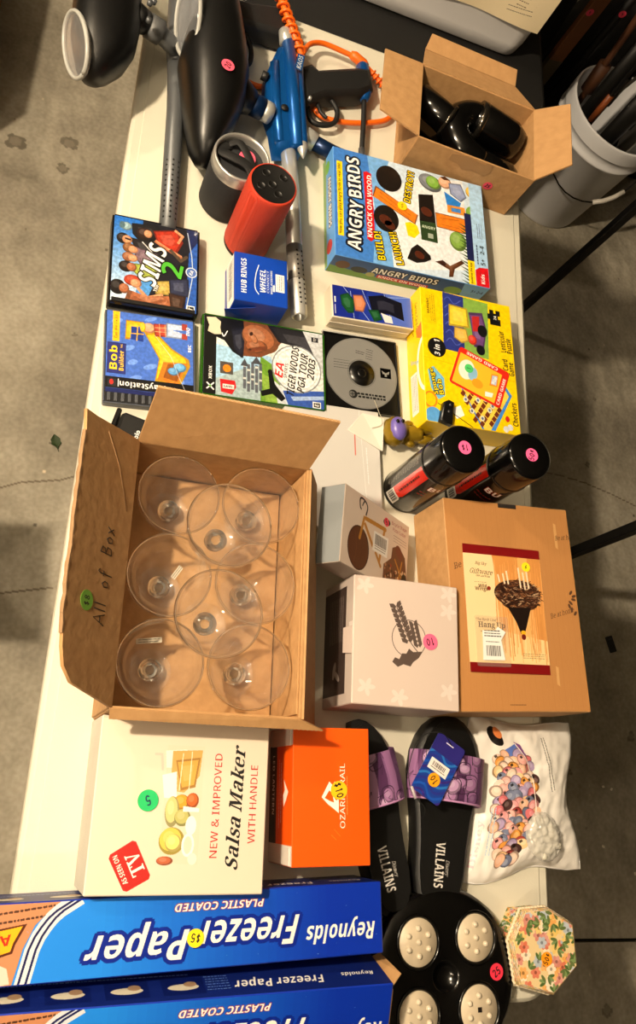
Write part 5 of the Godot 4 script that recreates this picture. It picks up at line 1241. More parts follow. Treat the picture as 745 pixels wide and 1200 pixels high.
	for q in [[.128, .098, 1.048, 60.0, 0], [.104, .100, 1.133, 10.0, 1]]:
		var par: Node = get_node("stemmed_glass_002" if q[4] == 0 else "stemmed_glass_004")
		var tg := part("paper_label", mb().slab(rounded(.018 if q[4] == 0 else .030, .0065, .001, 2), 0, .0004, 0, Rect2(-.015, -.0033, .03, .0066)), pm(lab, .6), par)
		tg.global_transform = Transform3D(Basis(Vector3.UP, deg_to_rad(q[3])) * Basis(Vector3.RIGHT, deg_to_rad(20)), at(q[0], q[1] - .012, q[2]))

# ================================================================ cartons in the middle
func build_middle_boxes():
	var wh := Color(.93, .92, .90); var blk := Color(.08, .07, .07)
	# --- leaning carton with the bicycle picture
	var p := Pic.new(self, 176, 105, 3.2, Color(.86, .79, .73))
	var wd := Color(.70, .48, .18)
	p.ell(41, 74, 27, 30, Color(.25, .13, .08)); p.ell(41, 74, 25, 28, Color(.34, .185, .115)); p.curve([30, 54, 36, 76, 32, 96], 1.0, Color(.40, .23, .14)); p.curve([48, 50, 50, 76, 44, 98], 1.0, Color(.30, .16, .10))
	p.line([51, 27, 42, 60], 5, wd); p.line([53, 29, 108, 27], 6, wd); p.line([52, 36, 76, 60], 5.5, wd); p.line([106, 28, 100, 50, 96, 78], 5, wd); p.line([84, 66, 100, 82], 5, wd)
	p.curve([54, 25, 57, 12, 48, 5, 38, 6, 38, 16, 41, 20], 2.6, blk); p.curve([50, 5, 46, 10, 44, 14], 2.2, blk); p.ell(111, 15, 10, 5, Color(.10, .08, .08), -10); p.ell(110, 15, 6.5, 6.5, Color(.88, .24, .36)); p.digits("5", 110, 15, 7, -30, 1.2, blk)
	p.q([78, 38, 118, 37, 116, 66, 76, 66], wh); p.bars(82, 41, 30, 15, 0, blk); p.lines(82, 58, 30, 2, 3.4, 0, Color(.3, .3, .3), .9)
	p.text("Bicycle Shape", 147, 10, 5.2, -3, Color(.62, .28, .26), {"fit": 44.0, "bold": false}); p.text("Pizza Cutter", 148, 18, 5.2, -2, Color(.62, .28, .26), {"fit": 38.0, "bold": false}); p.lines(132, 27, 38, 3, 4, 0, Color(.55, .45, .42), .7)
	p.q([108, 76, 128, 62, 130, 46, 148, 38, 168, 50, 176, 80, 176, 105, 108, 105], Color(.40, .24, .16))
	var r := RandomNumberGenerator.new(); r.seed = 2
	for i in 60: p.ell(r.randf_range(110, 174), r.randf_range(72, 104), r.randf_range(1, 3), r.randf_range(1, 3), [Color(.66, .48, .34), Color(.22, .12, .08), Color(.55, .20, .14), Color(.80, .70, .58)][i % 4])
	p.ell(150, 48, 12, 8, Color(.42, .20, .15), 40); p.line([138, 60, 160, 82], 3, wd); p.line([160, 58, 150, 92], 3, wd); p.ell(168, 86, 8, 12, blk)
	var pz := thing("carton", "pale carton with bicycle picture leaning on the brown box of glasses", "box")
	pz.transform = Transform3D(Basis.from_euler(Vector3(0, deg_to_rad(-2.5), deg_to_rad(-35.8)), EULER_ORDER_YXZ), Vector3(.36939, .7935, .96862))
	var gs := mat("carton_grey", Color(.47, .485, .49), .45)
	part("body", carton(Vector3(.176, .037, .105), .0008, {"top": pm(p, .45), "left": gs, "all": mat("carton_dim", Color(.66, .60, .55), .5)}, mats["carton_dim"], .0005), null, pz)
	# --- pale carton with wheat emblem
	var tp := Color(.32, .26, .235)
	p = Pic.new(self, 150, 163, 3.0, Color(.80, .73, .69))
	var pale := Color(.845, .785, .75)
	for q in [[14, 12], [137, 10], [18, 142], [64, 152], [135, 140], [136, 34]]:
		for a in 5: p.ell(q[0] + cos(a * 1.3) * 7, q[1] + sin(a * 1.3) * 6, 6, 3, pale, a * 74)
	p.ell(78, 76, 25, 25, tp); p.ell(78, 76, 24, 24, Color(.80, .73, .69))
	p.curve([60, 36, 76, 74, 94, 96], 1.2, tp)
	for ear in [[Vector2(58, 32), Vector2(78, 82), 8.5, 8], [Vector2(84, 54), Vector2(92, 86), 6.0, 6]]:
		for i in ear[3]:
			var b: Vector2 = ear[0].lerp(ear[1], (i + .3) / ear[3])
			var d: Vector2 = (ear[1] - ear[0]).normalized(); var n := Vector2(-d.y, d.x)
			for sg in [-1, 1]:
				var e: Vector2 = b + n * sg * ear[2]
				p.poly([b + d * 1.2, b - d * 3.2 + n * sg * ear[2] * .35, e - d * 4.5, e + d * .5, b + d * 4.6 + n * sg * ear[2] * .3], tp)
	p.q([54, 108, 58, 102, 64, 104, 68, 96, 74, 96, 78, 89, 84, 93, 98, 91, 92, 100, 84, 106, 80, 112, 70, 110, 62, 114], tp)
	var pd := Pic.new(self, 163, 98, 2.6, Color(.74, .68, .64))
	pd.rect(10, 22, 140, 76, Color(.22, .17, .155)); pd.lines(22, 32, 60, 10, 5, 0, Color(.62, .57, .54), 1.0); pd.ell(118, 58, 12, 5, Color(.62, .57, .54), 20); pd.ell(126, 48, 10, 4, Color(.62, .57, .54), -50); pd.rect(60, 0, 26, 12, Color(.84, .79, .76))
	var wb := thing("carton", "square pale carton with dark wheat ear emblem on top", "box", at(.4285, 0, 1.102), .6)
	part("body", carton(Vector3(.150, .100, .163), .0012, {"top": pm(p, .5), "left": pm(pd, .5), "all": mat("carton_pale", Color(.78, .71, .67), .5)}, mats["carton_pale"], .0008), null, wb)
	flap(wb, mats["carton_pale"], Vector3(-.0755, .0985, -.015), Vector3(-.0755, .0985, .020), Vector3(-.003, -.022, 0), Vector3(-.003, -.022, -.003), .0008, "tuck_tab")
	sticker(wb, lay(.033, .1012, -.004), .0105, Color(.97, .40, .56), "10", 165, "pink round price sticker", 8.5, Color(.15, .05, .12), 1.3)
	# --- big kraft carton with picture label
	kraft_print()
	var kp := Color(.70, .485, .265); var ki := Color(.30, .18, .08)
	p = Pic.new(self, 208, 293, 2.4, kp)
	r.seed = 8
	for i in 900:
		var x := r.randf() * 208; var y := r.randf() * 293; var l := r.randf_range(2, 9)
		var v := r.randf_range(-.025, .025)
		p.line([x, y, x + r.randf_range(-.4, .4), y + l], r.randf_range(.3, .8), Color(kp.r + v, kp.g + v, kp.b + v))
	for i in 23: p.line([i * 9.4, 0, i * 9.4, 293], .5, Color(.68, .465, .25))
	for q in [[184, 22, 40], [160, 232, 28]]: p.q([q[0] - 2, q[1], q[0] + 2.4, q[1] + 2, q[0] + 2, q[1] + q[2], q[0] - 2.5, q[1] + q[2] - 3], Color(.79, .60, .37))
	p.text("Be at home", 180, 156, 7, -16, ki, {"serif": true, "bold": false, "slant": .3, "fit": 44.0}); p.text("Be at home", 203, 42, 7, -8, ki, {"serif": true, "bold": false, "slant": .3, "fit": 40.0}); p.text("Be", 14, 96, 8, -20, ki, {"serif": true, "bold": false, "slant": .3}); p.lines(78, 285, 26, 1, 3, 0, ki, 1.0)
	for i in 7: p.ell(199 + sin(i * 1.2) * 5, 126 + i * 5, 4, 2, ki, -50 + i * 30)
	p.q([92, 0, 120, 0, 118, 3.4, 94, 3.4], Color(.12, .08, .05))
	var hg := thing("carton", "large sealed kraft carton with picture label of a twig decoration", "box", at(.602, 0, 1.0275), 4.5)
	part("body", carton(Vector3(.208, .090, .293), .0012, {"top": pm(p, .75), "all": mats["kraft"]}, mats["kraft"], .0012), null, hg)
	p = Pic.new(self, 126, 176, 3.2, Color(.88, .70, .46))
	p.q([0, 0, 46, 0, 56, 176, 0, 176], Color(.93, .82, .62)); p.q([46, 13, 126, 13, 126, 60, 100, 90, 60, 80], Color(.82, .55, .28)); p.q([88, 13, 104, 13, 100, 120, 92, 160, 86, 120], Color(.90, .66, .38)); p.q([104, 13, 126, 13, 126, 160, 112, 160], Color(.80, .54, .28)); p.q([60, 120, 126, 130, 126, 163, 50, 163], Color(.93, .80, .58)); p.line([100, 110, 104, 150], 1, Color(.70, .45, .2))
	p.rect(0, 0, 126, 13, Color(.46, .045, .055)); p.rect(0, 163, 126, 13, Color(.46, .045, .055))
	for i in 90:
		var x := r.randf_range(48, 126); var v := r.randf_range(-.05, .05)
		var base := Color(.84, .58, .31) if x < 88 or x > 104 else Color(.90, .68, .41)
		p.line([x, r.randf_range(13, 60), x + r.randf_range(-3, 3), r.randf_range(90, 163)], r.randf_range(.4, 1.6), Color(base.r + v, base.g + v, base.b + v))
	p.ell(84, 66, 38, 20, Color(.17, .09, .055)); p.ell(86, 78, 30, 12, Color(.15, .08, .05))
	for i in 520:
		var a := r.randf() * TAU; var q := sqrt(r.randf())
		var cc := Vector2(84 + cos(a) * q * 38, 67 + sin(a) * q * 21)
		var dr := r.randf_range(-.9, .9)
		p.line([cc.x, cc.y, cc.x + cos(dr) * 6, cc.y + sin(dr) * 5], r.randf_range(.4, 1.3), [Color(.30, .16, .09), Color(.12, .06, .04), Color(.48, .31, .19), Color(.70, .58, .45), Color(.36, .21, .13), Color(.20, .11, .07)][i % 6])
	for q in [[54, 40, 50], [62, 38, 52], [68, 34, 52], [88, 28, 56], [95, 34, 58], [101, 30, 56]]: p.line([q[0], q[1], q[0] + 2, q[2]], 2.6, Color(.90, .82, .70))
	p.q([66, 86, 104, 84, 96, 106, 90, 122, 84, 122, 78, 106], Color(.10, .055, .04)); p.ell(88, 120, 4, 3, Color(.93, .68, .12)); p.ell(88, 126, 3.5, 4, Color(.42, .12, .08))
	p.text("Giftware", 28, 38, 7, 2, ki, {"serif": true, "bold": false, "slant": .35, "fit": 36.0}); p.text("Big Sky", 28, 27, 4, 2, ki, {"serif": true, "bold": false, "slant": .3, "fit": 18.0}); p.text("COLLECTION", 30, 44.5, 2.2, 2, ki, {"serif": true, "fit": 22.0}); p.text("Wild", 28, 58, 4.6, 0, ki, {"fit": 13.0}); p.text("Wings", 26, 63, 5, 0, ki, {"fit": 20.0}); p.ell(38, 61, 3, 3, Color(.5, .15, .08)); p.lines(16, 53, 20, 1, 3, 0, Color(.5, .4, .3), .6)
	p.text("\"The Birch Line\"", 30, 105, 3.8, 0, ki, {"serif": true, "bold": false, "slant": .25, "fit": 34.0}); p.text("Hang Up", 38, 113, 7.5, 0, ki, {"serif": true, "fit": 42.0}); p.lines(84, 149, 36, 3, 2.8, 0, Color(.5, .35, .2), .5); p.lines(20, 121, 8, 1, 2.8, 0, Color(.3, .2, .1), 1)
	var lbl := part("picture_label", mb().slab(rounded(.126, .176, .001, 1), 0, .0005, 0, Rect2(-.063, -.088, .126, .176)), pm(p, .35), hg, "picture label with dark red bands")
	lbl.position = Vector3(-.019, .0915, .008); lbl.rotation_degrees.y = -1.0
	var tape := mat("clear_tape", Color(.95, .90, .85, .05), .2); tape.transparency = BaseMaterial3D.TRANSPARENCY_ALPHA
	part("clear_tape", mb().slab(rounded(.052, .068, .002, 2), 0, .0003, 0), tape, lbl).position = Vector3(-.026, .0012, .046)
	p = Pic.new(self, 36, 44, 4, wh); p.lines(4, 4, 26, 3, 3.6, 0, Color(.25, .25, .25), 1.4); p.bars(6, 24, 22, 14, 0, Color(.2, .2, .2)); p.lines(6, 19, 20, 1, 3, 0, Color(.3, .3, .3), .8)
	var bc := part("barcode_label", mb().slab([Vector2(-.016, -.018), Vector2(.004, -.019), Vector2(.008, -.024), Vector2(.020, -.017), Vector2(.012, -.006), Vector2(.016, .021), Vector2(-.018, .022)], 0, .0004, 0, Rect2(-.018, -.022, .036, .044)), pm(p, .6), lbl, "torn white barcode label")
	bc.position = Vector3(-.025, .0018, .050)
	sticker(lbl, lay(.038, .0006, -.062), .0068, Color(.95, .88, .12), "4", -150, "yellow round price sticker", 5.5, Color(.12, .1, .1), .8)
	part("tape_tab", mb().rbox(Vector3(0, .0905, -.1425), Vector3(.030, .0014, .006), .0004), mat("slot_dark", Color(.10, .07, .045), .9), hg)

func kraft_print(): pass

# ================================================================ cartons at the near end
func build_near_boxes():
	var wh := Color(.95, .93, .89); var red := Color(.70, .11, .08); var blk := Color(.07, .065, .065)
	# --- white kitchen gadget carton
	var p := Pic.new(self, 191, 181, 2.8, Color(.86, .80, .72))
	p.text("NEW & IMPROVED", 133, 90, 8.2, -90, red, {"fit": 110.0, "bold": false}); p.text("Salsa Maker", 155, 90, 15, -89, blk, {"fit": 130.0, "slant": .38, "serif": true}); p.text("WITH HANDLE", 176, 88, 8.2, -90, red, {"fit": 84.0, "bold": false})
	# picture of the gadget with vegetables
	p.q([74, 28, 116, 28, 116, 152, 74, 150], Color(.84, .79, .70)); p.q([72, 34, 96, 32, 98, 52, 74, 52], Color(.90, .88, .84)); p.line([60, 38, 68, 38, 70, 54], 2.5, Color(.78, .74, .68)); p.q([80, 34, 114, 32, 112, 60, 96, 78, 80, 76], Color(.80, .62, .34)); p.pq([84, 44, 112, 40, 108, 72, 92, 76], Color(.84, .62, .28)); p.line([92, 36, 90, 76], 1, Color(.93, .86, .74)); p.line([102, 34, 101, 74], 1, Color(.93, .86, .74)); p.q([70, 60, 86, 56, 88, 84, 74, 84], Color(.93, .92, .88))
	p.blob(94, 88, 9, 8, Color(.86, .60, .18)); p.blob(106, 86, 7, 8, Color(.78, .38, .16)); p.blob(84, 98, 8, 16, Color(.80, .76, .50)); p.blob(96, 104, 9, 9, Color(.70, .68, .40)); p.q([96, 92, 114, 94, 114, 98, 96, 98], wh); p.blob(86, 128, 14, 14, Color(.84, .74, .32)); p.blob(88, 130, 9, 9, Color(.90, .82, .46)); p.ell(106, 112, 6, 10, wh); p.ell(104, 132, 7, 12, wh); p.ell(104, 132, 4.5, 9, Color(.86, .80, .72)); p.blob(80, 148, 9, 4.5, Color(.70, .36, .22)); p.ell(110, 146, 5, 6, Color(.90, .86, .80))
	p.q([22, 142, 44, 128, 48, 129, 66, 162, 65, 166, 43, 178, 39, 177, 21, 146], red); p.text("TV", 49, 151, 15, -118, wh, {"fit": 24.0, "serif": true}); p.text("AS SEEN ON", 34, 157, 5.2, -118, wh, {"fit": 31.0})
	p.line([0, 1, 191, 4], .8, Color(.72, .66, .58))
	var ps := Pic.new(self, 181, 98, 2.0, Color(.75, .73, .68)); ps.lines(20, 30, 130, 8, 7, 0, Color(.64, .62, .58), 1.0); ps.rect(0, 88, 181, 2, Color(.66, .64, .6))  # left side of the white carton: its shade is put into a greyer base
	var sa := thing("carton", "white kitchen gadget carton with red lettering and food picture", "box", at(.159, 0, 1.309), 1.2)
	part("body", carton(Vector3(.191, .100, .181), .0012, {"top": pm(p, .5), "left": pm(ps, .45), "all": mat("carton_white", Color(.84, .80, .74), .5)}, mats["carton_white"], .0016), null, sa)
	sticker(sa, lay(-.0385, .1017, -.0035), .0112, Color(.12, .72, .40), "5", 160, "green round price sticker", 9.0, Color(.05, .12, .3), 1.4)
	# --- orange lantern carton
	var org := Color(.93, .34, .02)
	p = Pic.new(self, 98, 156, 3.2, org)
	p.text("OZARK TRAIL", 63, 78, 6.4, -90, wh, {"fit": 74.0, "bold": false}); p.lines(69, 100, 44, 1, 3, -90, Color(.98, .62, .36), .8)
	p.q([36, 80, 46, 62, 50, 66, 53, 62, 58, 70, 58, 98, 50, 92, 44, 88], wh); p.q([40, 81, 46, 72, 50, 76, 52, 86, 46, 84], org); p.q([52, 74, 56, 72, 56, 84, 53, 82], org)
	p.line([52, 116, 60, 124], .5, Color(.98, .55, .2)); p.line([48, 122, 55, 128], .5, Color(.98, .55, .2))
	ps = Pic.new(self, 156, 86, 2.8, org)
	ps.rect(0, 58, 156, 28, blk); ps.rect(0, 0, 20, 86, Color(.84, .82, .78)); ps.rect(134, 0, 22, 86, Color(.84, .82, .78)); ps.text("LED LANTERN", 66, 70, 8, 0, wh, {"fit": 70.0}); ps.lines(40, 40, 70, 1, 5, 0, wh, 1.2); ps.lines(36, 47, 80, 1, 5, 0, wh, .8); ps.q([60, 30, 74, 14, 84, 22, 92, 30, 78, 32, 72, 26], wh)
	var oz := thing("carton", "bright orange lantern carton with white mountain emblem", "box", at(.338, 0, 1.2915), 2.6)
	part("body", carton(Vector3(.098, .088, .155), .0008, {"top": pm(p, .4), "left": pm(ps, .4), "near": mat("carton_orange", org, .4), "all": mat("carton_orange", org, .4)}, mats["carton_orange"], .0006), null, oz)
	for s in [-1, 1]: part("white_tab", mb().rbox(Vector3(-.0494, .046, s * .0665), Vector3(.0012, .070, .020), .0004), mat("tab_white", Color(.84, .81, .76), .5), oz)
	p = null
	var stk := sticker(oz, lay(.009, .0888, -.006), .0105, Color(.98, .74, .06), "$10", 75, "yellow round price sticker", 8.0, blk, 1.3)
	# --- two long blue boxes of kitchen wrap
	var b0 := Color(.02, .17, .62); var b1 := Color(.10, .44, .84); var nv := Color(.03, .05, .28)
	p = Pic.new(self, 470, 78, 2.2, b1)
	for i in 47: p.rect(i * 10, 0, 10.4, 78, Color(.12, .50, .88).lerp(b0, clamp((i - 14) / 26.0, 0, 1)))
	p.q([0, 0, 112, 0, 92, 10, 80, 22, 70, 44, 62, 78, 0, 78], Color(.74, .50, .35)); p.lines(104, 12, 60, 2, 9, 174, Color(.30, .18, .12), 2.2); p.q([30, 26, 72, 20, 62, 40, 60, 48, 30, 56], Color(.30, .12, .05)); p.q([32, 28, 68, 22, 60, 38, 58, 46, 32, 53], Color(.95, .66, .10)); p.text("AM", 46, 36, 10, 172, red, {"fit": 24.0}); p.q([44, 56, 56, 62, 60, 77, 50, 78], Color(.80, .76, .70))
	for q in [[0.0, Color(.80, .82, .85), 15.0], [-3.5, nv, 2.2], [3.5, nv, 2.2]]: p.curve([124 + q[0], -3, 104 + q[0], 9, 90 + q[0], 24, 79 + q[0], 46, 71 + q[0], 82], q[2], q[1])
	p.text("Freezer", 306, 45, 30, 180, wh, {"fit": 114.0, "slant": .28, "line": 4.6, "line_color": Color(.03, .13, .52)}); p.text("Paper", 186, 47, 30, 180, wh, {"fit": 104.0, "slant": .28, "line": 4.6, "line_color": Color(.03, .13, .52)})
	p.text("Reynolds", 418, 50, 19, 180, wh, {"fit": 84.0, "slant": .2}); p.text("PLASTIC COATED", 274, 14, 8, 180, wh, {"fit": 100.0, "slant": .25, "line": .8, "line_color": Color(.55, .2, .35)})
	p.wear(30, Color(.45, .58, .80), 6)
	var pf := Pic.new(self, 470, 72, 2.0, Color(.045, .12, .40))
	for i in 4: pf.rect(216 + i * 60, 8, 46, 32, Color(.02, .08, .33)); pf.ell(239 + i * 60, 22, 17, 6, Color(.80, .77, .68)); pf.ell(231 + i * 60, 27, 7, 5, Color(.62, .50, .38))
	pf.text("Freezer Paper", 130, 22, 15, 0, wh, {"fit": 104.0, "slant": .2}); pf.text("Reynolds", 34, 26, 7, 0, wh, {"fit": 40.0, "slant": .2}); pf.lines(188, 14, 26, 6, 5, 0, Color(.4, .55, .8), .9); pf.lines(230, 46, 210, 1, 5, 0, Color(.6, .7, .85), 1.6)
	var top := pm(p, .32); var far := pm(pf, .4)
	for q in [["long blue kitchen wrap box lying against the white and orange cartons", Vector3(.178, 0, 1.4365), 3.6, .08, "5"], ["long blue kitchen wrap box with torn brown end at the table's near edge", Vector3(.190, 0, 1.5365), 2.4, .072, ""]]:
		var t := thing("wrap_box", q[0], "box", at(q[1].x, 0, q[1].z), q[2])
		if q[4] == "":
			t.transform = Transform3D(Basis.from_euler(Vector3(deg_to_rad(18), deg_to_rad(q[2]), 0), EULER_ORDER_YXZ), at(.190, .0090, 1.5125))
		part("body", carton(Vector3(.466, q[3], .0755), .0012, {"top": top, "far": far, "all": mat("wrap_blue", b0, .4)}, mats["wrap_blue"], .0012), null, t)
		if q[4] == "5": sticker(t, lay(.012, q[3] + .0014, .007), .0092, Color(.96, .84, .10), "$5", -170, "yellow round price sticker", 7.5, blk, 1.2)
		else:
			flap(t, mats["kraft"], Vector3(.233, q[3], -.036), Vector3(.233, .01, -.036), Vector3(.010, -.004, -.010), Vector3(.010, .0, -.004), .001, "torn_flap")
			flap(t, mats["kraft"], Vector3(.2335, q[3] - .002, .036), Vector3(.2335, q[3] - .002, -.030), Vector3(.008, -.030, 0), Vector3(.008, -.034, .004), .001, "torn_flap")

# ================================================================ sandals, tag, plastic bag
func sole_outline(toe: Vector2, heel: Vector2, k: float, skew: float, clip: float) -> Array:
	var prof := [[0.0, .010], [.02, .022], [.06, .034], [.12, .044], [.2, .051], [.3, .053], [.4, .049], [.52, .043], [.65, .039], [.8, .037], [.9, .032], [.96, .023], [.99, .012]]
	var ax := (heel - toe).normalized(); var sd := Vector2(-ax.y, ax.x)
	var L := []; var R := []
	for q in prof:
		var c := toe.lerp(heel, q[0]) + sd * skew * sin(PI * q[0])
		L.append(c + sd * q[1] * k); R.append(c - sd * q[1] * k)
	R.reverse(); L.append_array(R)
	var out := []
	for p in L: out.append(Vector2(max(p.x, clip), p.y))
	return out

func sandal(label: String, toe: Vector2, heel: Vector2, k: float, clip: float, tone: float, s0: float, s1: float) -> Node3D:
	var mid := toe.lerp(heel, .5)
	var t := thing("slide_sandal", label, "sandal", at(mid.x, 0, mid.y), 0, "")
	var out := sole_outline(toe - mid, heel - mid, k, 0.0, clip - mid.x)
	var foam := mat("sandal_black", Color(.022, .021, .021), .5)
	part("sole", mb().slab(out, 0, .026, .007), foam, t)
	var inn := sole_outline((toe - mid) * .93, (heel - mid) * .93, k * .88, 0.0, clip - mid.x + .004)
	var ax := (heel - toe).normalized()
	var deg := rad_to_deg(atan2(ax.y, ax.x))
	var p := Pic.new(self, 160, 280, 2.2, Color(.027, .026, .026))
	var ctr := Vector2(80, 140) + ax * 62.0
	var sd := Vector2(-ax.y, ax.x)
	p.text("VILLAINS", ctr.x + sd.x * 4.0, ctr.y + sd.y * 4.0, 13, deg, Color(.85, .83, .8), {"fit": 54.0})
	p.text("Disney", ctr.x - sd.x * 7.0 + ax.x * 3, ctr.y - sd.y * 7.0 + ax.y * 3, 5.0, deg, Color(.85, .83, .8), {"fit": 19.0, "slant": .3, "serif": true, "bold": false})
	part("footbed", mb().slab(inn, .0255, .0268, 0, Rect2(-.08, -.14, .16, .28)), pm(p, .45), t)
	# strap: an arched band with thickness
	var sp := Pic.new(self, 130, 64, 3.0, Color(.52, .36, .53))
	var r := RandomNumberGenerator.new(); r.seed = int(s0 * 1000)
	for i in 9:
		var x := i * 15.0 + r.randf_range(-3, 3)
		sp.q([x, 0, x + 15, 0, x + 17 + r.randf_range(-3, 3), 32, x + 14, 64, x, 64, x + 3, 32], [Color(.60, .42, .60), Color(.38, .23, .40), Color(.50, .33, .53), Color(.66, .50, .67), Color(.30, .17, .31)][i % 5])
	for i in 14:
		var c := Vector2(r.randf() * 130, r.randf() * 64); var a := r.randf_range(5, 9)
		sp.blob(c.x, c.y, a, a * 1.25, [Color(.62, .45, .62), Color(.46, .30, .48), Color(.70, .55, .70)][i % 3], r.randf() * 90)
		sp.curve([c.x - a, c.y + a, c.x - a * 1.1, c.y - a, c.x, c.y - a * 1.6, c.x + a * 1.1, c.y - a, c.x + a, c.y + a], 1.1, Color(.17, .09, .18))
		sp.curve([c.x - a * .6, c.y + a * 1.4, c.x, c.y + a * 2.2, c.x + a * 1.6, c.y + a * 1.8], .9, Color(.17, .09, .18))
	for i in 16:
		var c := Vector2(r.randf() * 130, r.randf() * 64)
		sp.curve([c.x, c.y, c.x + r.randf_range(-8, 8), c.y + r.randf_range(-8, 8), c.x + r.randf_range(-14, 14), c.y + r.randf_range(-12, 12)], .7, Color(.20, .10, .21))
	var sm := pm(sp, .4)
	var half := .053 * k
	var strap_pt := func(u: float, v: float, lift: float) -> Vector3:
		var a := PI * u
		var along: float = lerp(s0, s1, v) + .012 * sin(a) * (v - .5) * -.6
		var c := (toe - mid).lerp(heel - mid, along)
		var wd: float = half * (1.0 if along < .4 else .97) + lift
		var off := sd * (cos(a) * wd)
		var x := c.x + off.x
		return Vector3(max(x, clip - mid.x - .004), .012 + (.042 + lift) * pow(sin(a), .7), c.y + off.y)
	var st := mb(); st.grid(20, 5, func(u, v): return strap_pt.call(u, v, .002))
	part("strap", st, sm, t, "purple printed strap")
	var li := mb(); li.grid(20, 3, func(u, v): return strap_pt.call(u, v, .0), true)
	li.grid(20, 1, func(u, v): return strap_pt.call(u, 1.0, .002 * (1 - v))); li.grid(20, 1, func(u, v): return strap_pt.call(u, 0.0, .002 * v))
	part("strap_lining", li, mat("strap_lining", Color(.42, .26, .42), .6), t)
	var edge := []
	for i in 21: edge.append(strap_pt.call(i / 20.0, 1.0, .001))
	part("strap_lit_edge", mb().tube(edge, .0016, 6), mat("strap_lit_edge", Color(.72, .52, .70), .5), t)  # lit rim of the near strap edge, put into a paler colour
	return t

